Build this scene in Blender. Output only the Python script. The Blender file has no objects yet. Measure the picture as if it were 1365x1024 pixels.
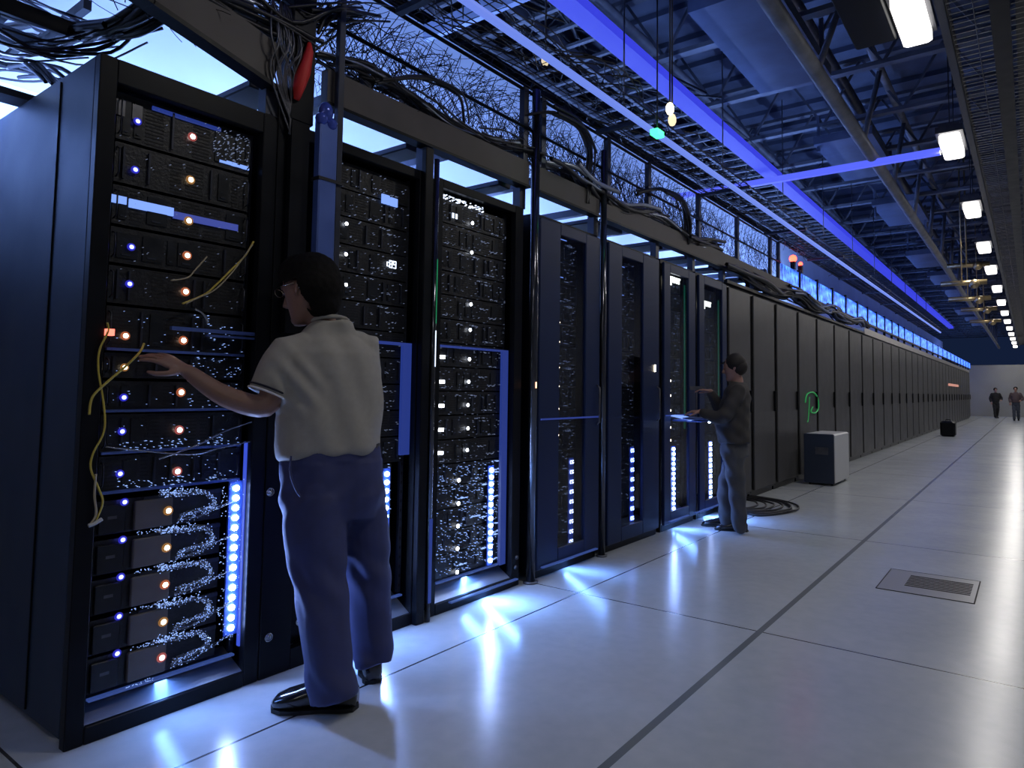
import bpy, math, random
import numpy as np
from mathutils import Vector, Matrix
S = bpy.context.scene
C = S.collection
rnd = random.Random(7)

# ------------------------------------------------------------------ camera
cam_d = bpy.data.cameras.new('camera'); cam = bpy.data.objects.new('camera', cam_d); C.objects.link(cam); S.camera = cam
CR = Vector((0.82218806, 0.56914164, 0.00919684)); CU = Vector((0.02760852, -0.05601117, 0.99804835)); CF = Vector((-0.56854601, 0.82032953, 0.06176487))
CP = Vector((2.76455925, 0, 1.25)); FPX = 889.464; PX = 756.8955; PY = 466.8502
m = Matrix.Identity(4)
for i in range(3):
    m[i][0] = CR[i]; m[i][1] = CU[i]; m[i][2] = -CF[i]; m[i][3] = CP[i]
cam.matrix_world = m
cam_d.sensor_width = 36; cam_d.lens = FPX / 1365 * 36
cam_d.shift_x = -(PX - 682.5) / 1365; cam_d.shift_y = (PY - 512) / 1365
cam_d.clip_start = .05; cam_d.clip_end = 200

# ------------------------------------------------------------------ world, view
w = bpy.data.worlds.new('world'); S.world = w; w.use_nodes = True
w.node_tree.nodes['Background'].inputs[0].default_value = (.02, .04, .12, 1); w.node_tree.nodes['Background'].inputs[1].default_value = .3
S.view_settings.view_transform = 'Standard'; S.view_settings.look = 'None'; S.view_settings.gamma = 1
S.view_settings.use_curve_mapping = False; S.view_settings.exposure = 0.0
S.cycles.sample_clamp_indirect = 4.0; S.cycles.max_bounces = 6

def area(name, loc, size, energy, col, aim):
    d = bpy.data.lights.new(name, 'AREA'); d.shape = 'RECTANGLE'; d.size, d.size_y = size; d.energy = energy; d.color = col
    o = bpy.data.objects.new(name, d); C.objects.link(o); o.location = loc
    o.rotation_euler = Vector(aim).to_track_quat('-Z', 'Y').to_euler(); return o

BLUE = (.27, .44, 1.0)
# added blue uplights on rack tops, ceiling lamps, blue fill along overhead channel
for k in range(8):
    area('added_uplight_glow', (-.80, .7 + 2.0 * k, 2.56), (1.7, .10), 78, BLUE, (-1.0, 0, .95)).rotation_euler.z += 0
for k in range(9):
    area('added_uplight_glow', (-.80, 17.5 + 3.4 * k, 2.56), (3.0, .10), 45, (.12, .25, 1), (-1.0, 0, .75))
LAMP_Y = [-6.6, -3.6, -.6, 2.4, 5.35, 8.4, 11.5, 14.6, 17.3, 20.5, 23.6, 26.7, 29.8, 32.9, 36, 39.1, 42.2, 45.3]  # first four stand out of view, added as fill on the man's back
for y in LAMP_Y:
    area('lamp_glow', (2.12, y, 3.93), (.2, .6), 24 if y > 6 else (15 if y > 0 else 7), (1, .96, .91), (0, 0, -1))
for k in range(10):
    area('channel_fill', (.1, -2 + 5 * k, 4.12), (.12, 4.6), 13, (.12, .29, 1.0), (0, 0, 1)).rotation_euler = (math.pi, 0, 0)

# ------------------------------------------------------------------ materials
MATS = {}
def mat(name, col, rough=.5, metal=0., emit=None, es=0., noise=0., nscale=20., bump=0., bscale=60., spec=.5, coat=0., alpha=1.):
    if name in MATS: return MATS[name]
    M = bpy.data.materials.new(name); M.use_nodes = True; N = M.node_tree; b = N.nodes['Principled BSDF']
    b.inputs['Base Color'].default_value = (*col, 1); b.inputs['Roughness'].default_value = rough; b.inputs['Metallic'].default_value = metal
    b.inputs['Specular IOR Level'].default_value = spec; b.inputs['Coat Weight'].default_value = coat; b.inputs['Coat Roughness'].default_value = .1
    if alpha < 1: b.inputs['Alpha'].default_value = alpha
    if emit: b.inputs['Emission Color'].default_value = (*emit, 1); b.inputs['Emission Strength'].default_value = es
    if noise or bump:
        tc = N.nodes.new('ShaderNodeTexCoord')
    if noise:
        n = N.nodes.new('ShaderNodeTexNoise'); n.inputs['Scale'].default_value = nscale; n.inputs['Detail'].default_value = 5
        N.links.new(tc.outputs['Object'], n.inputs['Vector'])
        r = N.nodes.new('ShaderNodeMapRange'); r.inputs[1].default_value = .3; r.inputs[2].default_value = .7
        r.inputs[3].default_value = 1 - noise; r.inputs[4].default_value = 1 + noise * .5; N.links.new(n.outputs['Fac'], r.inputs[0])
        mx = N.nodes.new('ShaderNodeMix'); mx.data_type = 'RGBA'; mx.blend_type = 'MULTIPLY'; mx.inputs[0].default_value = 1
        mx.inputs[6].default_value = (*col, 1); N.links.new(r.outputs[0], mx.inputs[7]); N.links.new(mx.outputs[2], b.inputs['Base Color'])
        r2 = N.nodes.new('ShaderNodeMapRange'); r2.inputs[3].default_value = max(.03, rough - .12); r2.inputs[4].default_value = min(1, rough + .12)
        N.links.new(n.outputs['Fac'], r2.inputs[0]); N.links.new(r2.outputs[0], b.inputs['Roughness'])
    if bump:
        n = N.nodes.new('ShaderNodeTexNoise'); n.inputs['Scale'].default_value = bscale; n.inputs['Detail'].default_value = 4
        N.links.new(tc.outputs['Object'], n.inputs['Vector'])
        bp = N.nodes.new('ShaderNodeBump'); bp.inputs['Strength'].default_value = bump; bp.inputs['Distance'].default_value = .01
        N.links.new(n.outputs['Fac'], bp.inputs['Height']); N.links.new(bp.outputs[0], b.inputs['Normal'])
    MATS[name] = M; return M

black = mat('black_powder_coat', (.006, .007, .009), .4, 0, noise=.3, nscale=9, spec=.15)
frame_m = mat('rack_frame_black', (.006, .007, .010), .38, 0, noise=.2, nscale=6, spec=.15)
side_m = mat('rack_side_navy', (.014, .029, .058), .5, .1, noise=.12, nscale=3)
steel = mat('dull_steel', (.16, .16, .175), .38, .8, noise=.3, nscale=12)
shiny = mat('bright_wire_steel', (.22, .21, .20), .2, 1.)
beam_m = mat('tray_beam_taupe', (.065, .057, .056), .55, .2, noise=.25, nscale=5)
darkmetal = mat('dark_blue_metal', (.035, .04, .06), .4, .4, noise=.3, nscale=5)
face_m = mat('server_face', (.009, .010, .014), .42, .12, noise=.5, nscale=35, bump=.25, bscale=90)
grey_face = mat('server_grey_plate', (.13, .12, .115), .5, .1, noise=.12, nscale=14)
bay_m = mat('drive_bay_slate', (.013, .015, .019), .35, .3, noise=.3, nscale=30)
hole = mat('vent_hole_black', (.003, .003, .004), .7)
glossy = mat('polished_post', (.10, .105, .12), .15, .9, noise=.15, nscale=4)
bluelit = mat('blue_lit_steel', (.10, .17, .50), .35, .3, noise=.1, nscale=8)  # blue light worked into the colour of these parts
cab_m = mat('cabinet_door_grey', (.085, .083, .085), .42, .35, noise=.12, nscale=4)
cab_edge = mat('cabinet_edge_black', (.010, .010, .011), .35, .1)
cable_b = mat('cable_black', (.012, .012, .015), .4)
cable_s = mat('cable_silver', (.35, .38, .45), .25, .6)
cable_y = mat('cable_yellow', (.55, .43, .07), .45)
cable_t = mat('cable_tan', (.42, .36, .24), .45)
cable_r = mat('red_cloth', (.55, .015, .01), .6)
joist_m = mat('joist_grey', (.13, .14, .17), .6, .3, noise=.35, nscale=3)
deck_m = mat('roof_deck_blue_grey', (.10, .12, .18), .6, .2, noise=.45, nscale=1.6)
pipe_m = mat('pipe_cream_grey', (.23, .23, .25), .5, .1, noise=.35, nscale=5)
wall_m = mat('pale_wall_paint', (.62, .68, .80), .8, noise=.12, nscale=1.2)
endwall_m = mat('end_wall_grey', (.36, .36, .33), .8, noise=.1, nscale=1)
white_m = mat('white_plastic', (.55, .56, .58), .4, noise=.05, nscale=8)
def emis(name, col, s): return mat(name, (.02, .02, .02), .5, emit=col, es=s)
e_white = emis('led_cold_white', (.50, .65, 1), 55)
e_warm = emis('lamp_warm_orange', (1, .70, .48), 10)
e_pink = emis('lamp_pink_white', (1, .68, .62), 10)
e_yel = emis('lamp_yellow_white', (1, .86, .60), 9)
e_blue = emis('lamp_deep_blue', (.12, .14, 1), 9)
e_small = emis('lamp_small_white', (.85, .9, 1), 9)
e_text = emis('text_pale_white', (.7, .8, 1), 2.2)
e_speck = emis('glint_blue_white', (.30, .47, 1), 1.3)  # glints on cables and unit faces, painted as emissive specks
e_speck2 = emis('glint_dim', (.50, .62, 1), .3)
e_panel = emis('blue_emissive_panel', (.06, .13, .80), .26)
e_panelb = emis('backlit_pale_panel', (.22, .38, 1.0), 1.1)
e_tube = emis('blue_lit_bar_glow', (.10, .14, 1.0), 1.0)
e_tube2 = emis('pale_blue_lit_tube_glow', (.17, .27, .90), .9)
e_band = emis('blue_lit_channel_glow', (.045, .06, .85), .85)
e_lamp = emis('ceiling_lamp_white', (1, .97, .93), 3.2)
e_red = emis('red_signal', (1, .04, .02), 12)
e_green = emis('green_signal', (.05, 1, .3), 3)

def glow_ring(col, s): pass
# ------------------------------------------------------------------ mesh builder
class MB:
    def __init__(s): s.v = []; s.f = []; s.m = []; s.sm = []
    def add(s, vs, fs, mi=0, sm=False):
        n = len(s.v); s.v += [tuple(v) for v in vs]; s.f += [tuple(i + n for i in f) for f in fs]; s.m += [mi] * len(fs); s.sm += [sm] * len(fs); return s
    def box(s, x0, x1, y0, y1, z0, z1, mi=0):
        v = [(x, y, z) for x in (x0, x1) for y in (y0, y1) for z in (z0, z1)]
        return s.add(v, [(0, 1, 3, 2), (4, 6, 7, 5), (0, 4, 5, 1), (2, 3, 7, 6), (0, 2, 6, 4), (1, 5, 7, 3)], mi)
    def bbox(s, x0, x1, y0, y1, z0, z1, b=.004, mi=0):
        # box with chamfered edges (octagonal rings along z)
        def ring(z, i):
            X0, X1, Y0, Y1 = x0 + i, x1 - i, y0 + i, y1 - i
            return [(X0 + b, Y0, z), (X1 - b, Y0, z), (X1, Y0 + b, z), (X1, Y1 - b, z), (X1 - b, Y1, z), (X0 + b, Y1, z), (X0, Y1 - b, z), (X0, Y0 + b, z)]
        R = [ring(z0, b), ring(z0 + b, 0), ring(z1 - b, 0), ring(z1, b)]
        v = sum(R, []); f = []
        for k in range(3):
            for i in range(8): f.append((k * 8 + i, k * 8 + (i + 1) % 8, k * 8 + 8 + (i + 1) % 8, k * 8 + 8 + i))
        f += [tuple(range(7, -1, -1)), tuple(range(24, 32))]
        return s.add(v, f, mi)
    def tube(s, pts, r, n=6, mi=0, closed=False, sm=True, caps=True):
        P = [Vector(p) for p in pts]; rs = r if isinstance(r, (list, tuple)) else [r] * len(P); vs = []; u = None
        for i, p in enumerate(P):
            a = P[max(i - 1, 0)]; b = P[min(i + 1, len(P) - 1)]
            if closed: a = P[i - 1]; b = P[(i + 1) % len(P)]
            t = (b - a)
            if t.length < 1e-9: t = Vector((0, 0, 1))
            t.normalize()
            if u is None:
                u = t.orthogonal().normalized()
            else:
                u = u - t * u.dot(t)
                if u.length < 1e-6: u = t.orthogonal()
                u.normalize()
            q = t.cross(u)
            for k in range(n):
                an = 2 * math.pi * k / n; vs.append(p + (u * math.cos(an) + q * math.sin(an)) * rs[i])
        f = []; L = len(P)
        for i in range(L if closed else L - 1):
            j = (i + 1) % L
            for k in range(n): f.append((i * n + k, i * n + (k + 1) % n, j * n + (k + 1) % n, j * n + k))
        if caps and not closed: f += [tuple(range(n - 1, -1, -1)), tuple(range((L - 1) * n, L * n))]
        return s.add(vs, f, mi, sm)
    def bar(s, a, b, wd, h, mi=0):
        a = Vector(a); b = Vector(b); t = (b - a).normalized(); up = Vector((0, 0, 1))
        if abs(t.z) > .95: up = Vector((0, 1, 0))
        q = t.cross(up).normalized(); r = q.cross(t)
        v = [p + q * (i * wd / 2) + r * (j * h / 2) for p in (a, b) for i, j in ((-1, -1), (1, -1), (1, 1), (-1, 1))]
        return s.add(v, [(3, 2, 1, 0), (4, 5, 6, 7), (0, 1, 5, 4), (1, 2, 6, 5), (2, 3, 7, 6), (3, 0, 4, 7)], mi)
    def sphere(s, c, r, n=10, mi=0, sc=(1, 1, 1)):
        c = Vector(c); v = [c + Vector((0, 0, r * sc[2]))]; h = n // 2
        for i in range(1, h):
            th = math.pi * i / h
            for k in range(n):
                a = 2 * math.pi * k / n; v.append(c + Vector((r * sc[0] * math.sin(th) * math.cos(a), r * sc[1] * math.sin(th) * math.sin(a), r * sc[2] * math.cos(th))))
        v.append(c - Vector((0, 0, r * sc[2]))); f = [(0, 1 + k, 1 + (k + 1) % n) for k in range(n)]
        for i in range(h - 2):
            for k in range(n): f.append((1 + i * n + k, 1 + (i + 1) * n + k, 1 + (i + 1) * n + (k + 1) % n, 1 + i * n + (k + 1) % n))
        L = len(v) - 1; f += [(L, L - n + (k + 1) % n, L - n + k) for k in range(n)]
        return s.add(v, f, mi, True)
    def disc(s, c, r, d=.004, n=12, mi=0):   # lens facing +X
        s.tube([(c[0] - d, c[1], c[2]), (c[0], c[1], c[2])], [r, r * .9], n, mi, sm=False); return s
    def loft(s, rings, mi=0):
        n = len(rings[0]); v = sum([[tuple(p) for p in r] for r in rings], []); f = []
        for i in range(len(rings) - 1):
            for k in range(n): f.append((i * n + k, i * n + (k + 1) % n, (i + 1) * n + (k + 1) % n, (i + 1) * n + k))
        f += [tuple(range(n - 1, -1, -1)), tuple(range((len(rings) - 1) * n, len(rings) * n))]
        return s.add(v, f, mi, True)
    def mesh(s, name, mats):
        me = bpy.data.meshes.new(name); me.from_pydata(s.v, [], s.f)
        for M in (mats if isinstance(mats, (list, tuple)) else [mats]): me.materials.append(M)
        me.polygons.foreach_set('material_index', s.m); me.polygons.foreach_set('use_smooth', s.sm); me.update(); return me
    def build(s, name, mats, parent=None, loc=None):
        o = bpy.data.objects.new(name, s.mesh(name, mats)); C.objects.link(o)
        if parent: o.parent = parent
        if loc: o.location = loc
        return o
def tag(o, label=None, cat=None, group=None, kind=None):
    if label: o['label'] = label
    if cat: o['category'] = cat
    if group: o['group'] = group
    if kind: o['kind'] = kind
    return o
def empty(name, loc=(0, 0, 0)):
    o = bpy.data.objects.new(name, None); o.empty_display_size = .1; C.objects.link(o); o.location = loc; return o
def inst(name, me, parent=None, loc=(0, 0, 0)):
    o = bpy.data.objects.new(name, me); C.objects.link(o); o.parent = parent; o.location = loc; return o
def copy_tree(o, loc=None, parent=None):
    c = o.copy(); C.objects.link(c); c.parent = parent
    if loc is not None: c.location = loc
    for ch in list(o.children): copy_tree(ch, None, c)
    return c
def ray(px, py): return CR * ((px - PX) / FPX) + CU * ((PY - py) / FPX) + CF
def atX(px, py, X=0.):      # a point on an upright plane along the aisle
    d = ray(px, py); return CP + d * ((X - CP.x) / d.x)
def atZ(px, py, Z=0.):
    d = ray(px, py); return CP + d * ((Z - CP.z) / d.z)
def smooth_path(pts, k=6):
    P = [Vector(p) for p in pts]; out = []
    for i in range(len(P) - 1):
        a = P[max(i - 1, 0)]; b = P[i]; c = P[i + 1]; d = P[min(i + 2, len(P) - 1)]
        for j in range(k):
            t = j / k; out.append(.5 * ((2 * b) + (c - a) * t + (2 * a - 5 * b + 4 * c - d) * t * t + (3 * b - a - 3 * c + d) * t ** 3))
    out.append(P[-1]); return out
ORD = 'first second third fourth fifth sixth seventh eighth ninth tenth eleventh twelfth thirteenth fourteenth fifteenth sixteenth seventeenth eighteenth nineteenth twentieth'.split()
TENS = ['twenty', 'thirty', 'forty']
def ordn(i):
    if i < 20: return ORD[i]
    n = i + 1
    return 'thirtieth' if n == 30 else ('fortieth' if n == 40 else TENS[n // 10 - 2] + '-' + ORD[n % 10 - 1])

# ------------------------------------------------------------------ the setting
def floor_mat():
    M = bpy.data.materials.new('polished_floor_tile'); M.use_nodes = True; N = M.node_tree; b = N.nodes['Principled BSDF']; nn = N.nodes.new; ln = N.links.new
    g = nn('ShaderNodeNewGeometry'); sp = nn('ShaderNodeSeparateXYZ'); ln(g.outputs['Position'], sp.inputs[0])
    def math_(op, a, bb=None, c=None):
        x = nn('ShaderNodeMath'); x.operation = op
        for i, q in enumerate((a, bb, c)):
            if q is None: continue
            if isinstance(q, (int, float)): x.inputs[i].default_value = q
            else: ln(q, x.inputs[i])
        return x.outputs[0]
    def seam(coord, off, per, wd):
        t = math_('WRAP', math_('SUBTRACT', coord, off), per / 2, -per / 2)
        return math_('LESS_THAN', math_('ABSOLUTE', t), wd)
    sx = seam(sp.outputs['X'], .415, 1.145, .006); sx2 = math_('MULTIPLY', math_('LESS_THAN', math_('ABSOLUTE', math_('SUBTRACT', sp.outputs['X'], 1.56)), .017), 1.)
    sy = seam(sp.outputs['Y'], 3.53, 2.68, .0055)
    lines = math_('MAXIMUM', math_('MULTIPLY', sx, math_('LESS_THAN', sp.outputs['X'], 1.2)), sy)
    n = nn('ShaderNodeTexNoise'); n.inputs['Scale'].default_value = 1.3; n.inputs['Detail'].default_value = 8; n.inputs['Roughness'].default_value = .65; ln(g.outputs['Position'], n.inputs['Vector'])
    n2 = nn('ShaderNodeTexNoise'); n2.inputs['Scale'].default_value = 14; n2.inputs['Detail'].default_value = 8; ln(g.outputs['Position'], n2.inputs['Vector'])
    cr = nn('ShaderNodeValToRGB'); cr.color_ramp.elements[0].color = (.46, .50, .53, 1); cr.color_ramp.elements[1].color = (.58, .61, .63, 1)
    cr.color_ramp.elements[0].position = .3; cr.color_ramp.elements[1].position = .7
    ln(math_('ADD', math_('MULTIPLY', n.outputs['Fac'], .6), math_('MULTIPLY', n2.outputs['Fac'], .4)), cr.inputs[0])
    mx = nn('ShaderNodeMix'); mx.data_type = 'RGBA'; ln(lines, mx.inputs[0]); ln(cr.outputs[0], mx.inputs[6]); mx.inputs[7].default_value = (.05, .05, .055, 1)
    m2 = nn('ShaderNodeMix'); m2.data_type = 'RGBA'; ln(sx2, m2.inputs[0]); ln(mx.outputs[2], m2.inputs[6]); m2.inputs[7].default_value = (.16, .18, .19, 1)
    ln(m2.outputs[2], b.inputs['Base Color'])
    rr = nn('ShaderNodeMapRange'); rr.inputs[1].default_value = .2; rr.inputs[2].default_value = .8; rr.inputs[3].default_value = .20; rr.inputs[4].default_value = .262
    ln(n.outputs['Fac'], rr.inputs[0]); ln(rr.outputs[0], b.inputs['Roughness'])
    bp = nn('ShaderNodeBump'); bp.inputs['Strength'].default_value = .05; bp.inputs['Distance'].default_value = .002
    ln(n2.outputs['Fac'], bp.inputs['Height']); ln(bp.outputs[0], b.inputs['Normal'])
    return M
tag(MB().box(-6, 5, -8, 52, -.1, 0).build('floor', floor_mat()), kind='structure')
tag(MB().box(-1.72, -1.62, -8, 47, 0, 4.52).build('wall_left', wall_m), kind='structure')
tag(MB().box(5, 5.1, -8, 52, 0, 6.6).build('wall_right', endwall_m), kind='structure')
tag(MB().box(-6, 5, -8.1, -8, 0, 6.6).build('wall_front', endwall_m), kind='structure')
tag(MB().box(-6.1, -6, -8, 52, 0, 6.6).build('wall_outer', endwall_m), kind='structure')
tag(MB().box(-1.6, 5, 47, 47.15, 0, 3.05).build('wall_back', endwall_m), kind='structure')
# soffit and joists
b = MB(); b.box(-6, 5, -8, 52, 6.5, 6.6)
for k in range(74):
    b.box(-6, 5, -8 + .8 * k, -8 + .8 * k + .38, 6.42, 6.5)
tag(b.build('ceiling', deck_m), kind='structure')
jb = MB(); jb.box(-6, 5, -.05, .05, 4.95, 5.0); jb.box(-6, 5, -.05, .05, 5.75, 5.8)
for k in range(22): jb.bar((-6 + .5 * k, 0, 4.98 if k % 2 else 5.78), (-5.5 + .5 * k, 0, 5.78 if k % 2 else 4.98), .03, .03)
jm = jb.mesh('roof_joist', joist_m)
for k in range(40):
    tag(inst('trim_1' if k == 0 else 'trim_1.%03d' % k, jm, None, (0, -6.5 + 1.45 * k, 0)), kind='structure')

# ducts, pipes and cross members under the roof
def pipe_thing(name, pts, r, mt, label, cat, group=None, n=12):
    o = MB().tube(pts, r, n).build(name, mt); return tag(o, label, cat, group)
pm = []
for i, (x, z, r, mt, lb) in enumerate([(-3.0, 5.3, .16, pipe_m, 'broad grey air duct high above the cabinets'), (-.95, 5.45, .07, pipe_m, 'slim pale pipe high above the cabinet row'), (.75, 5.5, .09, steel, 'dull steel pipe below the roof between blue strips and truss'), (3.6, 5.3, .14, pipe_m, 'grey round duct beyond the right wire tray')]):
    pipe_thing('air_duct' if r > .12 else 'ceiling_pipe', [(x, -7.5, z), (x, 15, z), (x, 51, z)], r, mt, lb, 'pipe')
for i in range(9):
    y = 5.2 + 4.1 * i
    o = MB().box(.4, 1.15, y, y + 1.9, 4.55 + .12 * (i % 3), 4.66 + .12 * (i % 3)).box(.42, .46, y + .1, y + .14, 4.6, 5.1).box(1.08, 1.12, y + 1.7, y + 1.74, 4.6, 5.1).build('ceiling_baffle', deck_m)
    tag(o, 'flat blue-grey ceiling panel beside the truss, %s along the aisle' % ordn(i), 'panel', 'flat panels hung below the roof')

# long truss with a round bottom chord
t = empty('roof_truss', (1.33, 0, 0)); tag(t, 'long pale truss with a round bottom chord running down the aisle', 'truss')
MB().tube([(0, -7, 4.0), (0, 14, 4.0), (0, 46, 4.0)], .065, 14).build('bottom_chord', pipe_m, t)
MB().tube([(0, -7, 5.3), (0, 46, 5.3)], .05, 10).build('top_chord', pipe_m, t)
wm = MB().tube([(0, 0, 4.0), (0, 1.15, 5.3)], .032, 8).bar((0, -.08, 4.05), (0, .1, 4.05), .02, .1).mesh('web_bar', pipe_m)
for k in range(26):
    inst('web_bar', wm, t, (0, -5.8 + 1.93 * k, 0))

# blue-lit conduit, channel and bar under the roof, light put in as emission
pipe_thing('blue_conduit', [(.47, -3, 3.22), (.47, 7, 3.22), (.47, 24, 3.22)], .024, e_tube2, 'thin pale blue glowing tube running along above the rack fronts', 'lit tube')
o = MB().box(.02, .19, -4, 32, 4.02, 4.10).build('blue_channel', [e_band]); tag(o, 'wide flat glowing blue channel running along under the roof', 'lit channel')
o = MB().bar((-1.21, 8.25, 3.93), (2.02, 8.25, 3.93), .07, .07).build('blue_crossbar', e_tube); tag(o, 'blue glowing bar crossing the aisle below the two long strips', 'lit bar')
o = MB().bar((-1.28, 3.72, 4.2), (.5, 3.72, 4.2), .05, .13).build('cross_beam', mat('pale_blue_beam', (.35, .42, .62), .5)); tag(o, 'pale blue-grey crossbar near the top, above the wire deck', 'bar')
# warm pendants
for i, (px, py) in enumerate([(727, 80), (893, 145), (896, 160)]):
    c = atX(px, py, .9 if i else .2)
    t = empty('pendant_lamp', c); tag(t, ['dim cream pendant bulb beside the thin blue tube', 'warm bright pendant bulb between the blue strips', 'smaller warm pendant bulb just under the brighter one'][i], 'lamp')
    MB().sphere((0, 0, 0), .028, 10, sc=(1, 1, 1.5)).build('bulb', emis('pendant_warm', (1, .8, .5), [1.0, 5, 1.6][i]) if False else mat('pendant_glow_%s' % ['dim', 'warm', 'soft'][i], (.1, .1, .1), .5, emit=(1, .82, .5), es=[.8, 5, 1.2][i]), t)
    MB().tube([(0, 0, .03), (0, 0, 4.98 - c.z)], .006, 6).build('cord', cable_b, t)
c = atX(876, 178, .6); t = empty('exit_lamp', c); tag(t, 'small green signal light high above the middle of the racks', 'lamp')
MB().box(-.03, .03, -.05, .05, -.02, .02).build('lens', e_green, t); MB().tube([(0, 0, .02), (0, 0, 4.98 - c.z)], .006, 6).build('hanger', cable_b, t)

# ceiling lamps over the right of the aisle
def lamp_meshes():
    h = MB(); h.box(-.13, .13, -.36, .36, .02, .09); h.box(-.1, .1, -.33, .33, .09, .13)
    l = MB(); l.bbox(-.1, .1, -.33, .33, -.08, .02, .015)
    r = MB().tube([(0, 0, .13), (0, 0, .95)], .006, 6)
    return h.mesh('lamp_housing', steel), l.mesh('lamp_diffuser', e_lamp), r.mesh('hanger_rod', cable_b)
lh, ll, lr = lamp_meshes()
for i, y in enumerate(LAMP_Y):
    t = empty('ceiling_lamp', (2.12, y, 4.04))
    nm = 'bright white ceiling lamp over the aisle, %s of the row counting from the top edge' % ordn(max(0, i - 4))
    tag(t, nm if i >= 4 else 'unseen white ceiling lamp added for fill, %s of the row' % ordn(i), 'lamp', 'row of ceiling lamps')
    inst('housing', lh, t); inst('diffuser', ll, t); [inst('hanger_rod', lr, t, (0, q, 0)) for q in (-.25, .25)]
o = MB().bbox(1.68, 1.98, 3.6, 5.62, 4.02, 4.16, .01).box(1.72, 1.76, 4.0, 4.04, 4.16, 4.98).box(1.9, 1.94, 5.3, 5.34, 4.16, 4.98).build('lamp_gear_box', black)
tag(o, 'dark flat box hung beside the nearest ceiling lamp', 'box')

# the long wire basket tray on the right
t = empty('basket_tray', (0, 0, 4.05)); tag(t, 'dark wire basket tray running overhead along the right edge', 'tray')
b = MB()
for i in range(560):
    y = -3 + .085 * i
    b.tube([(2.34, y, .12), (2.34, y, 0), (3.7, y, 0)], .0045, 3, sm=False, caps=False)
b.build('cross_wires', shiny, t)
b = MB()
for x in (2.34, 2.5, 2.84, 3.0, 3.2, 3.45, 3.7): b.tube([(x, -3, -.01), (x, 45, -.01)], .005, 4)
for z in (.04, .08, .12): b.tube([(2.34, -3, z), (2.34, 45, z)], .005, 4)
b.build('long_wires', shiny, t)
MB().box(2.60, 2.72, -3, 45, -.09, -.02).build('support_rail', black, t)
MB().box(2.28, 2.335, -3, 45, -.04, .14).build('side_rail', darkmetal, t)
MB().box(2.75, 3.7, -3, 45, .06, .10).build('cable_bed', cable_b, t)
hm_ = MB().tube([(2.9, 0, .1), (2.9, 0, .94)], .008, 6).mesh('hanger_rod', darkmetal)
for k in range(16): inst('hanger_rod', hm_, t, (0, -2.5 + 3 * k, 0))
# brass coloured pipe clutter beyond the truss
for i, (px, py) in enumerate([(1288, 353), (1282, 377), (1290, 398), (1303, 412), (1312, 428)]):
    c = atX(px, py, 1.75)
    o = MB().tube([c + Vector((-.35, 0, 0)), c + Vector((.4, .1, 0))], .05, 10).tube([c, c + Vector((0, 0, 6.46 - c.z))], .012, 6).sphere(c + Vector((.2, 0, -.04)), .09, 10).build('sprinkler_pipe', mat('brass_dull', (.5, .38, .2), .3, .8))
    tag(o, 'short brassy pipe fitting left of the lamp row, %s from the front' % ordn(i), 'pipe fitting', 'pipe fittings beside the lamps')

# ------------------------------------------------------------------ open racks (front plane X = 0)
H = 2.47
def screws(b, pts, mi=0):
    for y, z in pts:
        b.tube([(.012, y, z), (.02, y, z)], .014, 14, mi); b.tube([(.02, y, z), (.023, y, z)], .006, 6, mi)
def rack(name, label, y0, y1, o0, o1, zt=H, hasside=False, header=.09, depth=1.1, base=.16, mats=frame_m):
    """y0..y1 the whole frame, o0..o1 its opening"""
    t = empty(name, (0, (y0 + y1) / 2, 0)); tag(t, label, 'server rack', 'open server racks'); oy = -(y0 + y1) / 2
    MB().bbox(-.03, .012, y0 + oy, o0 + oy, 0, zt, .003).bbox(-.03, .012, o1 + oy, y1 + oy, 0, zt, .003).bbox(-.03, .01, o0 + oy, o1 + oy, zt - header, zt, .003).bbox(-.03, .014, o0 + oy, o1 + oy, 0, .06, .003).build('front_frame', mats, t)
    MB().bbox(-depth, -.032, y0 + oy, y0 + oy + .018, .03, zt, .003).build('side_panel', side_m if hasside else black, t)
    MB().bbox(-depth, -.032, y1 + oy - .018, y1 + oy, .03, zt, .003).build('side_panel', black, t)
    MB().box(-depth, -.032, y0 + oy + .02, y1 + oy - .02, zt - .03, zt - .003).build('top_panel', black, t)
    MB().box(-depth, -depth + .02, y0 + oy + .02, y1 + oy - .02, .05, zt - .05).build('back_panel', black, t)
    # sloping lit base tray
    MB().add([(.0, o0 + oy, .062), (.0, o1 + oy, .062), (-.16, o1 + oy, base), (-.16, o0 + oy, base), (-.16, o1 + oy, .062), (-.16, o0 + oy, .062)], [(0, 1, 2, 3), (0, 3, 5), (1, 4, 2), (3, 2, 4, 5), (0, 5, 4, 1)]).build('base_tray', mat('base_tray_grey', (.25, .28, .36), .35, .4), t)
    for yy in (o0 + oy + .012, o1 + oy - .012):
        rb = MB().box(-.09, -.07, yy - .010, yy + .010, base, zt - header)
        for k in range(44): rb.box(-.0705, -.0685, yy - .004, yy + .004, base + .03 + .05 * k, base + .045 + .05 * k, 1)
        rb.build('mounting_rail', [darkmetal, hole], t)
    return t
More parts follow.
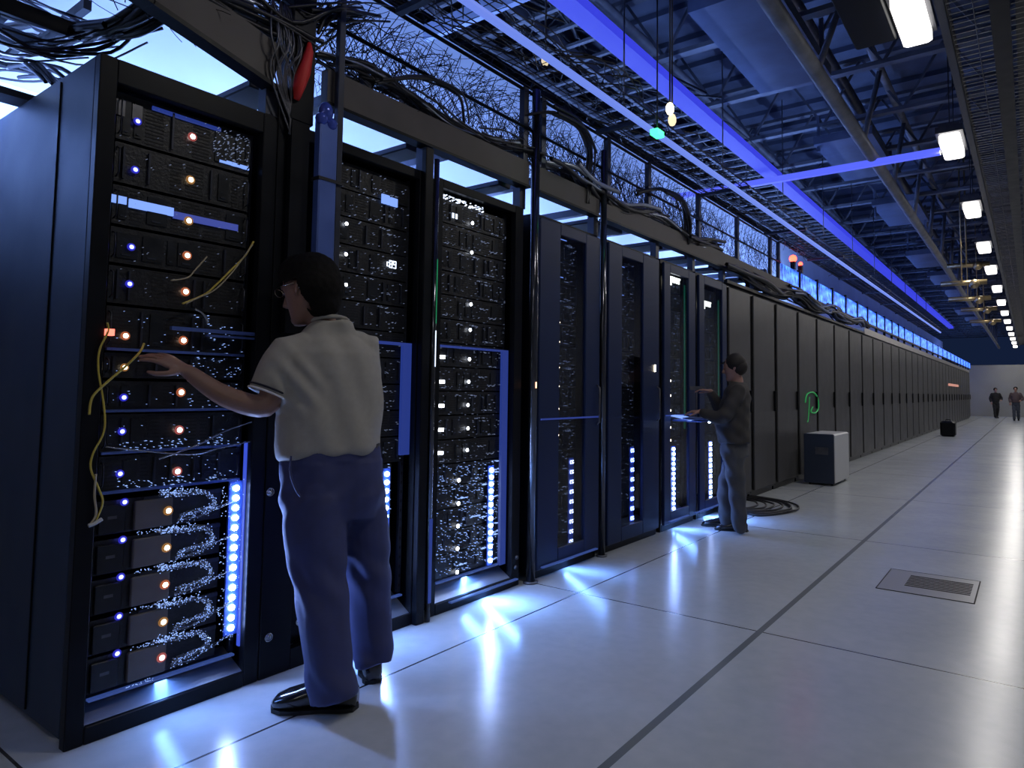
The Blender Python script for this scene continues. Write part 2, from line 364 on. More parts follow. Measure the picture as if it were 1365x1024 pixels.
def shelf_detail(b, y0, y1, z0, z1, seed, mi=1):
    r = random.Random(seed)
    # dark busy face: rows of small slots, handles, ports
    y = y0 + .02
    while y < y1 - .05:
        wd = r.choice([.03, .05, .08]); wd = min(wd, y1 - .01 - y)
        k = r.random()
        if k < .45:
            n = int((z1 - z0) / .014)
            for j in range(n): b.box(-.052, -.0485, y, y + wd * .85, z0 + .008 + j * .014, z0 + .013 + j * .014, mi)
        elif k < .75:
            b.box(-.052, -.045, y, y + wd * .9, z0 + .02, z1 - .02, 2)
            b.box(-.047, -.042, y + wd * .2, y + wd * .6, z0 + .03, z0 + .036, 3)
        else:
            b.box(-.052, -.040, y + .005, y + .012, z0 + .015, z1 - .015, 3)
        y += wd + .01
def specks(b, y0, y1, z0, z1, n, r, mi=0, s=.0022):
    for _ in range(n):
        y = r.uniform(y0, y1); z = r.uniform(z0, z1); q = s * r.uniform(.5, 1.3)
        b.box(-.047, -.043 + r.random() * .01, y - q, y + q, z - q * .6, z + q * .6, mi)
COLN = {e_warm: 'orange', e_pink: 'pink', e_yel: 'yellowish', e_blue: 'deep blue', e_small: 'white', e_white: 'bright white'}
HALO = {e_warm: emis('halo_orange', (1, .25, .10), .35), e_pink: emis('halo_pink', (1, .22, .20), .32), e_yel: emis('halo_amber', (1, .45, .12), .28), e_blue: emis('halo_blue', (.05, .05, 1), .45)}  # halo around each lamp, painted as a dim emissive ring
def lampball(p, r, mt, parent, name='status_lamp'):
    o = MB().sphere((0, 0, 0), r, 10, sc=(.6, 1, 1)).build(name, mt, parent, p); o['label'] = COLN.get(mt, 'small') + ' indicator lamp'
    rc = HALO.get(mt)
    if rc: MB().tube([(-.003, 0, 0), (.001, 0, 0)], [r * 1.75, r * 1.6], 14).build('halo_ring', rc, o)
    return o

# --- the nearest rack
rack('server_rack', 'tall open black rack nearest the viewer with orange and blue lamps', .966, 1.665, 1.025, 1.60, hasside=True, base=.13)
# seam of the side panel: a second panel
o = MB().box(-.352, -.345, .960, .966, .05, H - .02).build('side_trim', black); o.parent = [q for q in C.objects if q.name == 'server_rack'][0]; o.location = (0, -(.966 + 1.665) / 2, 0)
warm_z = [2.28, 2.10, 1.93, 1.787, 1.639, 1.441, 1.325, 1.232, 1.082, .918]
def server_root(y, z, label, group, cat='server'):
    t = empty('rack_server', (0, y, z)); return tag(t, label, cat, group)
G1 = 'server units in the nearest rack'
edges = [2.375, 2.185, 2.02, 1.86, 1.713, 1.56, 1.385, 1.28, 1.155, 1.0, .855]
wcol = [e_pink, e_yel, e_yel, e_warm, e_warm, e_warm, None, e_warm, e_pink, e_pink]
for i in range(10):
    z1, z0 = edges[i] - .006, edges[i + 1] + .006; zc = (z0 + z1) / 2
    desc = ['topmost, with pale vent strips', 'second from the top', 'third from the top, with a bright blue display strip', 'fourth from the top', 'fifth from the top', 'sixth from the top, with two orange lamps', 'thin one level with the reaching hand', 'eighth from the top, under the hand', 'ninth from the top, beside the elbow', 'tenth from the top, above the grey-plated units'][i]
    t = server_root(1.31, zc, 'black server unit, nearest rack, ' + desc, G1)
    b = MB(); b.box(-.65, -.05, -.26, .262, z0 - zc, z1 - zc)
    shelf_detail(b, -.26, .26, z0 - zc, z1 - zc, 100 + i); b.build('chassis', [face_m, hole, bay_m, darkmetal], t)
    s = MB(); r = random.Random(50 + i); specks(s, -.25, .25, z0 - zc + .01, z1 - zc - .01, 16, r, s=.0011)
    if i in (0,): specks(s, .1, .26, z0 - zc + .03, z1 - zc - .01, 110, r, s=.0016); 
    if i in (5, 6, 7): specks(s, .05, .26, z0 - zc, z1 - zc, 34, r, s=.0014)
    if i in (8, 9): specks(s, -.2, .26, z0 - zc, z0 - zc + .04, 80, r, s=.0014)
    o = s.build('glint_specks', e_speck2 if i < 5 else e_speck, t); o['kind'] = 'stuff'
    if wcol[i]: lampball((-.035, .012, warm_z[i] - zc), .0105, wcol[i], t)
    bz = [2.274, 2.084, None, 1.784, 1.642, None, None, 1.212, 1.085, .928][i]
    if bz: lampball((-.035, -.193, bz - zc), .0085, e_blue, t, 'power_lamp')
    if i == 5: lampball((-.035, -.198, 1.444 - zc), .0095, e_warm, t, 'power_lamp')
    if i == 6: lampball((-.035, -.195, 1.325 - zc), .0085, e_yel, t, 'power_lamp')
    for yy in (-.252, .252): MB().tube([(-.05, yy, z0 - zc + .02), (-.028, yy, z0 - zc + .03), (-.028, yy, z1 - zc - .03), (-.05, yy, z1 - zc - .02)], .003, 6).build('pull_handle', darkmetal, t)
    if i == 0:
        MB().box(-.05, -.043, -.14, .13, z1 - zc - .028, z1 - zc - .012).build('display_strip', e_panel, t)['label'] = 'pale blue lit vent strip'
        MB().box(-.05, -.043, .13, .26, z0 - zc + .02, z0 - zc + .035).build('display_strip', e_panelb, t)
        for k in range(2): MB().box(-.05, -.043, -.27 + .06 * k, -.235 + .06 * k, .0, .06).build('label_plate', steel, t)
    if i == 2:
        MB().box(-.05, -.041, -.28, -.215, .003, .032).build('display_strip', e_panelb, t)['label'] = 'bright blue display window'
        MB().box(-.05, -.041, -.205, -.045, -.003, .030).build('display_strip', e_panelb, t)['label'] = 'bright blue display window'
        MB().box(-.05, -.041, -.045, .22, -.010, .018).build('display_strip', mat('dim_display', (.02, .02, .02), .5, emit=(.12, .18, .9), es=.35), t)
    if i in (5, 7, 8, 9):
        MB().box(-.05, -.03, -.26, .265, z0 - zc - .004, z0 - zc + .006).build('shelf_lip', bluelit, t)
# six grey-plated units with cable loops
low_led = [(.822, None), (.683, .766), (.547, .623), (.404, .481), (.27, .339), (.14, .204)]
lowz = [(.715, .82), (.57, .68), (.43, .535), (.29, .395), (.16, .26)]
wl = [e_yel, e_yel, e_warm, e_yel, e_pink]
for i in range(5):
    zc = [.768, .625, .483, .341, .206][i]
    t = server_root(1.31, zc, 'grey-plated server unit with a looped cable sleeve, %s of five low in nearest rack' % ordn(i), 'grey-plated units at the foot of the nearest rack')
    b = MB(); b.box(-.65, -.055, -.26, .20, -.062, .062); b.box(-.055, -.05, -.1, .2, .045, .06, 1); b.build('chassis', [face_m, darkmetal], t)
    MB().bbox(-.054, -.04, -.255, -.165, -.058, .045, .003).box(-.041, -.039, -.225, -.195, -.005, .006, 1).build('dark_cover', [bay_m, steel], t)
    MB().bbox(-.054, -.036, -.135, .0, -.058, .05, .003).build('grey_cover', grey_face, t)
    lampball((-.03, -.018, 0), .0105, wl[i], t)
    lampball((-.03, -.175, [.822, .683, .547, .404, .27][i] - zc), .0085, e_blue, t, 'power_lamp')
    # hollow loop of braided sleeve: out of the lamp plate, to the right, back under
    b = MB(); r = random.Random(i)
    path = smooth_path([(-.035, -.05, .072), (-.03, .03, .060), (-.028, .09, .062), (-.026, .135, .045), (-.025, .155, .012), (-.028, .14, -.01), (-.03, .08, -.018), (-.035, .03, -.03)], 5)
    for q in range(9):
        off = [Vector((r.uniform(-.006, .006), r.uniform(-.011, .011), r.uniform(-.011, .011))) for _ in path]
        pp = [p + off[j] for j, p in enumerate(path)]
        b.tube(pp, .0016, 3, caps=False)
    path2 = smooth_path([(-.035, .02, -.045), (-.03, .1, -.04), (-.03, .17, -.015), (-.03, .25, .01)], 4)
    for q in range(3):
        b.tube([p + Vector((0, 0, r.uniform(-.006, .006))) for p in path2], .0012, 3, caps=False)
    b.build('cable_sleeve', cable_s, t)
    s = MB()
    def along(path, n, w_):
        for _ in range(n):
            p = path[r.randrange(len(path))]; y = p.y + r.gauss(0, w_); z = p.z + r.gauss(0, w_); q = r.uniform(.0006, .0015)
            s.box(-.024, -.022, y - q, y + q, z - q, z + q)
    along(path, 170, .0075); along(path2, 40, .005)
    for _ in range(70):
        y = -.04 + abs(r.gauss(0, .06)); z = .07 + r.gauss(0, .008) - y * .0; q = r.uniform(.0009, .002); s.box(-.03, -.028, y - q, y + q, z - q, z + q)
    for _ in range(22):
        y = r.uniform(-.14, -.04); z = r.uniform(-.075, -.062) ; q = r.uniform(.0008, .0014); s.box(-.03, -.028, y - q, y + q, z - q, z + q)
    o = s.build('glint_specks', e_speck, t); o['kind'] = 'stuff'
# the LED columns
def led_column(y, z0, z1, n, X, wd, label, r=.011, shape='ball', es=None, gap=(), glow=0):
    t = empty('led_strip', (X, y, z0)); tag(t, label, 'light strip', 'columns of lights in the racks')
    MB().box(-.012, -.002, -wd, wd, -.03, z1 - z0 + .03).build('backing', mat('strip_backing_blue_wash', (.04, .10, .55), .35, .1), t)  # blue wash from the LEDs is put into the backing colour
    if shape == 'ball': me = MB().sphere((0, 0, 0), r, 10, sc=(.6, 1, .95)).mesh('led', es or e_white)
    else:
        me = MB()
        for q in (-1, 1): me.tube([(.002, q * r * .5 + r * .36 * math.cos(a), r * .5 * math.sin(a)) for a in [.6 + (5 + q * .5) * j / 12 for j in range(13)]], r * .13, 5)
        me = me.mesh('led', es or e_small)
    for k in range(n):
        if k in gap: continue
        inst('led', me, t, (.002, 0, (z1 - z0) * k / (n - 1)))
    if glow: a_ = area('column_glow', (.012, 0, (z1 - z0) / 2), (z1 - z0, .03), glow, (.22, .38, 1), (1, 0, 0)); a_.rotation_euler = (0, -math.pi / 2, 0); a_.parent = t
    return t
led_column(1.560, .245, .826, 15, -.028, .028, 'column of fifteen bright round white lights low in the nearest rack', r=.0135, glow=6)
s = MB(); r = random.Random(9)
for k in range(150):
    z = r.uniform(.2, .86); y = r.uniform(1.50, 1.6); q = r.uniform(.0008, .002); s.box(-.03, -.028, y - q, y + q, z - q, z + q)
o = s.build('glint_scatter', e_speck); tag(o, 'scatter of tiny painted blue-white glints around the nearest light column', 'port lights', kind='stuff')
o = MB().box(-.04, -.02, 1.594, 1.599, .16, 1.02).build('glow_edge', emis('edge_blue', (.06, .12, .9), .7)); tag(o, 'thin glowing blue edge strip beside the nearest round light column', 'light strip')

# filler panel with screws, then a recessed strip
t = empty('filler_panel', (0, 1.82, 0)); tag(t, 'black filler panel with round screws between first and second rack', 'panel')
b = MB(); b.bbox(-.03, .014, -.152, -.005, 0, 2.62, .003); b.build('front_plate', frame_m, t)
b = MB(); b.bbox(-.09, -.06, -.003, .108, .08, 2.5, .003); b.box(-.03, .012, -.003, .108, 0, .09); b.build('recessed_plate', black, t)
b = MB()
for q in [(-.135, .80), (-.118, .175), (.03, .203)]:
    b = MB(); screws(b, [q]); b.tube([Vector((.024, q[0] + .017 * math.cos(a), q[1] + .017 * math.sin(a))) for a in [2 * math.pi * k / 16 for k in range(16)]], .0022, 5, closed=True); b.build('screw', mat('screw_chrome', (.6, .6, .6), .25, 1.), t)
t = empty('frame_post', (.0, 1.75, 0)); tag(t, 'dark upright column between the first two racks reaching above frame', 'post')
MB().bbox(-.06, .05, -.05, .07, 2.47, 4.9, .006).build('upper_post', frame_m, t); MB().box(.02, .05, -.04, .05, 1.5, 2.47).build('lower_post', frame_m, t)
t = empty('blue_post', (.06, 1.86, 0)); tag(t, 'blue-lit upright cable duct rising above the man\'s head', 'post')
MB().bbox(-.02, .03, -.03, .065, 1.55, 2.52, .006).build('duct', bluelit, t); MB().bbox(-.015, .02, .068, .10, 1.5, 4.9, .003).build('edge_rail', darkmetal, t)
MB().box(-.03, .034, -.034, .10, 2.22, 2.235).build('clamp', cable_b, t)
# red cloth and shiny wrapped bulge on the post
def cloth_strip(name, pts, wd, th, mt, label, cat):
    b = MB(); r = random.Random(3); rings = []
    for i, p in enumerate(pts):
        p = Vector(p); q = []
        for k in range(10):
            a = 2 * math.pi * k / 10; q.append(p + Vector((math.sin(a) * th[i] * (1 + .3 * r.random()), math.cos(a) * wd[i] * (1 + .25 * math.sin(3 * a + i)), 0)))
        rings.append(q)
    return tag(b.loft(rings).build(name, mt), label, cat)
cloth_strip('red_rag', [(.06, 1.775, 2.86), (.075, 1.765, 2.80), (.07, 1.745, 2.7), (.075, 1.725, 2.62), (.065, 1.72, 2.56)], [.006, .02, .03, .026, .014], [.008, .016, .02, .018, .008], cable_r, 'red rag tied to the dark post above the man', 'rag')
b = MB(); b.sphere((.075, 1.865, 2.55), .045, 14, sc=(.7, .8, 1.1)); b.sphere((.08, 1.89, 2.50), .03, 12); b.sphere((.08, 1.84, 2.51), .03, 12)
tag(b.build('plastic_wrap', mat('shiny_blue_wrap', (.06, .10, .45), .12, .3, bump=.6, bscale=25)), 'shiny blue plastic wrap bundled on the post', 'wrap')
b = MB(); r = random.Random(77)
for k in range(16):
    y = 1.60 + r.random() * .1; b.tube(smooth_path([(.02, y, 3.0), (.05 + r.random() * .03, y + r.uniform(-.04, .06), 2.8), (.05, y + r.uniform(-.03, .05), 2.65), (.04, 1.70 + r.random() * .06, 2.4)], 4), .004, 4)
tag(b.build('cable_bundle', [steel]), 'silvery cables hanging beside the dark post above first rack', 'cables')

# --- generic server stacks for the other open racks
def stack(tag_, y0, y1, z0, z1, n, seed, lamps=(), lampcol=e_small, dens=60, sp=e_speck2, group='', extra=None, lampr=.009, lamp2=(), X=0):
    """n equal units between z0 and z1; lamps = {y offset list}"""
    yc = (y0 + y1) / 2; hh = (z1 - z0) / n; proto = []
    for v in range(3):
        b = MB(); b.box(-.6, -.05, y0 - yc, y1 - yc, -hh / 2 + .004, hh / 2 - .004); shelf_detail(b, y0 - yc, y1 - yc, -hh / 2 + .006, hh / 2 - .006, seed + v)
        me = b.mesh('chassis', [face_m, hole, bay_m, darkmetal]); s = MB(); r = random.Random(seed + 10 + v)
        specks(s, y0 - yc + .01, y1 - yc - .01, -hh / 2, hh / 2, dens, r, s=.0016)
        for _ in range(3):
            yy = r.uniform(y0 - yc + .03, y1 - yc - .1); zz = r.uniform(-hh / 2, hh / 2)
            specks(s, yy, yy + .09, zz, zz + .008, dens // 5, r, s=.002)
        proto.append((me, s.mesh('glint_specks', sp)))
    for k in range(n):
        zc = z1 - hh * (k + .5); t = empty('rack_server', (X, yc, zc)); tag(t, 'dark server unit in %s, %s from the top' % (tag_, ordn(k)), 'server', group)
        me, sm = proto[(k * 7 + seed) % 3]; inst('chassis', me, t); o = inst('glint_specks', sm, t); o['kind'] = 'stuff'
        for (y, z) in lamps:
            if abs(z - zc) <= hh / 2: lampball((-.032, y - yc, z - zc), lampr, lampcol, t)
        for (y, z) in lamp2:
            if abs(z - zc) <= hh / 2: MB().box(-.045, -.035, y - yc - .022, y - yc + .022, z - zc - .009, z - zc + .009).build('bar_lamp', e_small, t)
# rack 2
rack('server_rack', 'open black rack right behind the light-shirted man', 1.95, 2.62, 1.975, 2.52, header=.05)
stack('the rack behind the light-shirted man', 2.0, 2.494, .86, 2.40, 11, 300, [(2.078, 2.079), (2.08, 1.925), (2.086, 1.772)], group='server units in the second rack', dens=26)
stack('the lower half of second rack', 2.0, 2.42, .18, .86, 5, 330, [], dens=90, sp=e_speck, group='lower server units in the second rack')
led_column(2.372, .234, .808, 14, -.028, .024, 'column of round white lights right of the light-shirted man\'s legs', r=.0135, glow=5)
tag(MB().box(-.04, -.02, 2.455, 2.515, .90, 1.49).box(-.04, -.02, 2.10, 2.515, 1.49, 1.505).build('blue_lit_frame', e_panel), 'upright glowing blue panel right of the man\'s shirt', 'frame strip')  # blue-lit inner door frame, its light put in as emission
tag(MB().box(-.045, -.036, 2.30, 2.35, 2.24, 2.29).box(-.045, -.036, 2.357, 2.405, 2.24, 2.285).build('blue_display', e_panelb), 'twin small blue windows at the top of the second rack', 'display')
# digit display
b = MB()
def seg(b, y, z, h, wd, on, X=-.036, t_=.004):
    S_ = {'a': (y, y + wd, z + h, z + h), 'g': (y, y + wd, z + h / 2, z + h / 2), 'd': (y, y + wd, z, z), 'f': (y, y, z + h / 2, z + h), 'b': (y + wd, y + wd, z + h / 2, z + h), 'e': (y, y, z, z + h / 2), 'c': (y + wd, y + wd, z, z + h / 2)}
    for c in on: q = S_[c]; b.box(X - .004, X, q[0] - t_ / 2, q[1] + t_ / 2, q[2] - t_ / 2, q[3] + t_ / 2)
seg(b, 2.362, 1.905, .036, .016, 'abcdefg'); seg(b, 2.388, 1.905, .036, .016, 'abcdfg'); seg(b, 2.345, 1.91, .02, .008, 'adef')
tag(b.build('digit_display', e_text), 'small display of glowing white digits above the man\'s shoulder', 'display')
t = empty('frame_post', (0, 2.58, 0)); tag(t, 'dark post with a glossy blue-green edge between second and third rack', 'post')
MB().bbox(.014, .05, -.055, .005, 0, 2.6, .004).build('post', frame_m, t); MB().tube([(.045, .03, 0), (.045, .03, 2.55)], .016, 12).build('edge_tube', glossy, t)
MB().box(.058, .062, .02, .04, .1, .55).build('blue_edge_glow', e_panel, t)  # blue light along the post edge, put in as emission
b = MB(); screws(b, [(-.02, .12)]); b.build('screw', steel, t)
tag(MB().tube([(.064, 2.612, 1.38), (.064, 2.612, 1.58)], .0022, 6).tube([(.064, 2.612, 1.62), (.064, 2.613, 1.98)], .0022, 6, 1).build('glint_line', [e_text, mat('green_reflection_tint', (.02, .25, .1), .3, emit=(.03, .7, .25), es=.25)]), 'thin painted glint line on the post left of third rack', 'light line')  # pale and green reflections on the post, drawn as emissive lines
# rack 3
rack('server_rack', 'open black rack with many white lamps left of the glossy post', 2.66, 3.44, 2.70, 3.36, header=.05)
l3 = [(2.993, 2.279), (2.991, 2.096), (2.992, 1.776), (2.99, 1.619), (2.988, 1.44), (2.985, 1.303), (2.982, 1.162), (2.986, 1.022), (2.983, .892)]
stack('the rack left of the glossy post', 2.728, 3.332, .82, 2.38, 11, 400, l3, lamp2=[(2.764, z) for z in (1.443, 1.299, 1.16, 1.022, .889)], dens=42, group='server units in the third rack', lampr=.011, sp=e_speck2)
stack('the lower half of third rack', 2.728, 3.332, .17, .82, 5, 430, [(2.916, z) for z in (.719, .583, .452, .321, .185)], dens=120, sp=e_speck, group='lower server units in the third rack', lampr=.012)
led_column(3.203, .197, .752, 14, -.028, .026, 'column of round white lights at the right of third rack', r=.015, glow=2.5)
t = led_column(2.712, .10, .78, 15, -.02, .006, 'narrow column of bar lights at the left of third rack', r=.007)
tag(MB().box(-.04, -.02, 3.285, 3.34, .15, 1.50).box(-.04, -.02, 2.72, 3.34, 1.50, 1.512).build('blue_lit_frame', e_panel), 'tall door frame strip with painted blue glow at the right of third rack', 'frame strip')
b = MB(); r = random.Random(5)
for k in range(13): specks(b, 2.74 + .028 * k, 2.76 + .028 * k, 2.375 - .0006 * k, 2.402, 7, r, s=.003)
tag(MB().box(-.036, -.033, 2.82, 2.834, 2.275, 2.305).build('pause_display', e_text), 'left of the two small upright white bars high in third rack', 'display')
tag(MB().box(-.036, -.033, 2.848, 2.862, 2.275, 2.305).build('pause_display', e_text), 'right of the two small upright white bars high in third rack', 'display')
tag(b.build('text_display', e_text), 'row of glowing white characters along the top of third rack', 'display')
b = MB(); screws(b, [(3.40, .12), (3.41, .18)]); tag(b.build('corner_latch', steel), 'small round latches at the bottom right of third rack', 'latch')

# glossy posts
def gloss_post(x, y, z1, r, label):
    t = empty('steel_post', (x, y, 0)); tag(t, label, 'post'); MB().tube([(0, 0, 0), (0, 0, z1)], r, 16).build('post', glossy, t); MB().tube([(0, 0, 0), (0, 0, .012)], r * 1.7, 16).build('foot', steel, t)
gloss_post(.045, 3.52, 3.3, .030, 'polished round post between third and fourth rack')
gloss_post(.045, 4.40, 3.15, .026, 'slimmer round post between fourth and fifth rack')
tag(MB().box(.076, .079, 3.508, 3.518, 1.27, 1.31).build('post_lamp', emis('small_orange', (1, .45, .25), 4)), 'tiny orange indicator on the polished post', 'lamp')

# glass fronted racks 4 to 7
glass = bpy.data.materials.new('tinted_glass'); glass.use_nodes = True; N = glass.node_tree; N.nodes.clear()
o_ = N.nodes.new('ShaderNodeOutputMaterial'); tr = N.nodes.new('ShaderNodeBsdfTransparent'); tr.inputs[0].default_value = (.80, .84, .92, 1); gl = N.nodes.new('ShaderNodeBsdfGlossy'); gl.inputs[1].default_value = .08
lw = N.nodes.new('ShaderNodeLayerWeight'); lw.inputs[0].default_value = .5; pw = N.nodes.new('ShaderNodeMath'); pw.operation = 'POWER'; pw.inputs[1].default_value = 4; fr = N.nodes.new('ShaderNodeMath'); fr.operation = 'MULTIPLY_ADD'; fr.inputs[1].default_value = .5; fr.inputs[2].default_value = .03; N.links.new(lw.outputs['Facing'], pw.inputs[0]); N.links.new(pw.outputs[0], fr.inputs[0]); mxs = N.nodes.new('ShaderNodeMixShader')
N.links.new(fr.outputs[0], mxs.inputs[0]); N.links.new(tr.outputs[0], mxs.inputs[1]); N.links.new(gl.outputs[0], mxs.inputs[2]); N.links.new(mxs.outputs[0], o_.inputs[0])
navy = mat('navy_door_paint', (.010, .022, .075), .38, .05, spec=.3)
def glass_rack(label, y0, y1, w0, w1, zt=H, xf=.0, lines=(), label2='', place='', seed=0, lamps=(), lampc=e_yel, dens=20, sp=e_speck2):
    rack('server_rack', label, y0, y1, y0 + .03, y1 - .03, zt=zt, header=.05)
    t = empty('rack_door', (xf, y0, 0)); tag(t, label2, 'rack door', 'tinted doors of the middle racks')
    L = y1 - y0; a = w0 - y0; c = w1 - y0
    b = MB(); b.bbox(.02, .05, .01, a, .06, zt - .03, .006); b.bbox(.02, .05, c, L - .01, .06, zt - .03, .006); b.bbox(.02, .05, a, c, zt - .11, zt - .03, .004); b.bbox(.02, .05, a, c, .06, .17, .004); b.build('door_frame', navy, t)
    MB().box(.03, .036, a, c, .17, zt - .11).build('glass', glass, t)
    hb = MB(); hb.tube([(.05, L - .05, 1.0), (.075, L - .05, 1.02), (.075, L - .05, 1.28), (.05, L - .05, 1.3)], .007, 8); hb.build('handle', steel, t)
    for z in lines: MB().box(.05, .056, .03, L - .03, z - .006, z + .006).build('lit_line', e_panel, t)['label'] = 'glowing blue line across the door'
    stack(place, w0 - .02, w1 + .02, .22, zt - .12, 14, 500 + seed, lamps, lampc, dens=dens, sp=sp, group='server units behind tinted doors, %s rack' % ordn(3 + seed), lampr=.010)
glass_rack('tinted-door rack right of the polished round post', 3.57, 4.36, 3.82, 4.15, label2='navy door with narrow glass of the rack right of the polished post', place='the rack right of the polished post', seed=0, lines=(1.06,), lamps=[(3.92, z) for z in (1.749, 1.607, 1.422, 1.287, 1.124, .936)], dens=26)
glass_rack('wide tinted-door rack midway between the two men', 4.47, 5.36, 4.69, 5.05, label2='navy door with wide frame of the rack midway between the two men', place='the wide rack between the men', seed=1, lamps=[(4.80, z) for z in (1.4, 1.22, 1.06, .9, .74)], dens=16)
glass_rack('narrow tinted-door rack left of the dark-clothed man', 5.44, 6.15, 5.58, 5.98, label2='navy door with lit blue line of the rack left of the dark-clothed man', place='the rack with the bright light column', seed=2, lines=(1.04,), lamps=[(5.745, z) for z in (1.36, 1.22, 1.08, .92, .80)], dens=22)
glass_rack('last tinted-door rack directly behind the dark-clothed man', 6.22, 6.98, 6.36, 6.84, label2='navy door of the rack directly in front of the dark-clothed man', place='the last rack before the cabinets', seed=3, dens=14)
led_column(4.05, .168, .737, 9, -.0, .03, 'column of nine faint double lights behind the fourth rack door', r=.024, shape='pair', es=emis('faint_white', (.75, .82, 1), 3.5))
led_column(4.95, .20, .76, 8, -.0, .03, 'column of small blue-white figures behind the fifth rack door', r=.028, shape='pair', es=emis('faint_blue', (.30, .42, 1), 9))
led_column(5.745, .17, .72, 13, -.0, .05, 'dense bright light column left of the dark-clothed man', r=.017, glow=3)
led_column(6.615, .16, .716, 11, -.0, .04, 'column of bright broken characters left of the dark-clothed man\'s knees', r=.034, shape='pair', es=emis('figure_white', (.55, .68, 1), 12))
b = MB()
for (y, z, wd) in ((3.92, 2.36, .09), (4.75, 2.30, .12), (4.78, 2.06, .08), (3.9, 2.08, .07)): b.box(-.036, -.033, y, y + wd, z, z + .006)
tag(b.build('bar_display', e_panelb), 'thin lit bars at the top of the tinted-door racks', 'display')
for i, (y, z, wd) in enumerate([(5.33 - .02, 2.27, .06), (5.62, 2.31, .26), (6.42, 2.17, .22)]):
    b = MB()
    for k in range(3): b.bbox(.0, .008, y + wd * k / 3, y + wd * (k + .8) / 3, z - .02 - (k == 0) * .03, z + .02, .002)
    if i: b.bbox(.0, .008, y, y + wd, z + .02, z + .035, .002)
    tag(b.build('name_plate', emis('plate_glow_%s' % 'abc'[i] if False else ['plate_glow_small', 'plate_glow_wide', 'plate_glow_far'][i], (1, .97, .75), [2, 5, 3][i])), ['small warm lit marking at the top of fifth rack', 'bright cream lit plate at the top of sixth rack', 'pale lit marking at the top of seventh rack'][i], 'lit plate')
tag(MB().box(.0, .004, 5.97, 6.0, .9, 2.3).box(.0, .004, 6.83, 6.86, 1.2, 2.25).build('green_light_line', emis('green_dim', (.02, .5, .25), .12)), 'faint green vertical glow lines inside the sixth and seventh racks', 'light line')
tag(MB().box(.052, .058, 5.25, 5.27, 1.43, 1.49).build('door_lamp', e_yel), 'small warm indicator on the frame of fifth rack', 'lamp')
# floor-washing strips; those of the nearest three racks are added to light their trays
def underglow(y0, y1, e, label, x=-.045, z=.150):
    t = empty('plinth_light', (x, (y0 + y1) / 2, z)); tag(t, label, 'light strip'); L = (y1 - y0) / 2
    MB().box(-.012, .012, -L, L, 0, .008).build('tube', emis('plinth_tube', (.12, .25, 1), .22), t)
    a_ = area('plinth_glow', (0, 0, -.004), (.045, y1 - y0), e, (.16, .36, 1), (.55, 0, -1)); a_.parent = t
underglow(6.05, 6.80, 10, 'bright blue strip light at floor level by the dark-clothed man\'s feet', .08, .09)
underglow(5.5, 5.9, 3, 'blue strip light at the foot of sixth rack', .075, .09)
underglow(2.75, 3.33, 4.0, 'added blue strip light at the foot of third rack')
underglow(2.80, 3.40, 5, 'added blue strip light low on the sill of third rack', .027, .045)
underglow(3.62, 4.3, 3.5, 'blue strip light at the foot of fourth rack', .063, .075)
underglow(2.0, 2.5, 3.0, 'added blue strip light at the foot of second rack')
underglow(1.05, 1.58, 1.6, 'added blue strip light at the foot of the nearest rack', -.04, .125)

# ------------------------------------------------------------------ closed cabinets
starts = [7.03, 7.83, 8.74, 9.76, 10.80]; 
while starts[-1] < 42.5: starts.append(starts[-1] + 1.14)
cache = {}
def cab_mesh(wd):
    k = round(wd, 2)
    if k in cache: return cache[k]
    body = MB().box(-1.1, 0, .005, wd - .005, .06, H - .005).box(-1.05, -.03, .03, wd - .03, 0, .06).mesh('cabinet_body', cab_edge)
    door = MB().bbox(.002, .026, .075, wd - .05, .09, H - .035, .006).mesh('door', cab_m)
    hd = MB().bbox(0, .03, 0, .02, -.13, .13, .004).mesh('handle', black)
    cache[k] = (body, door, hd); return cache[k]
for i in range(len(starts) - 1):
    wd = starts[i + 1] - starts[i]; bo, do, hd = cab_mesh(wd)
    t = empty('server_cabinet', (0, starts[i], 0)); tag(t, 'closed dark grey cabinet, %s in line past the open racks' % ordn(i), 'cabinet', 'closed cabinets along the aisle')
    inst('body', bo, t); d = inst('door', do, t); inst('handle', hd, d, (.026, wd - .1, 1.15))
yend = starts[-1]
tag(MB().box(-1.0, .03, 14.5, yend, H, H + .13).build('cabinet_cornice', mat('cornice_pale', (.38, .36, .35), .35, .4)), 'pale metal cornice capping the far half of the cabinets', 'cornice')
tag(MB().box(-1.0, .035, 7.03, 14.49, H, H + .035).build('cabinet_top_rail', black), 'black rail capping the nearer closed cabinets', 'rail')
# green reflection on the cabinet doors, built as a faintly glowing loop
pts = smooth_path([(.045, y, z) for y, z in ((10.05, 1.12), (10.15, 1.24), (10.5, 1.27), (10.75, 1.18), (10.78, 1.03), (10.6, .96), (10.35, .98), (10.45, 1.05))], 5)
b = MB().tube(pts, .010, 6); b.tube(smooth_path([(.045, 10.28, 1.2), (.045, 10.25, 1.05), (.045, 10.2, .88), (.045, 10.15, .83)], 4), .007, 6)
tag(b.build('green_reflection', mat('green_reflection_glow', (.03, .35, .08), .4, emit=(.02, .5, .12), es=.25)), 'painted green reflection on the cabinet doors above the white unit', 'loop')
b = MB().box(.03, .05, 31.0, 35.5, 1.62, 1.72)
tag(b.build('reddish_sign', emis('sign_pink', (1, .45, .35), .55)), 'small reddish lit sign on the far cabinets', 'sign')

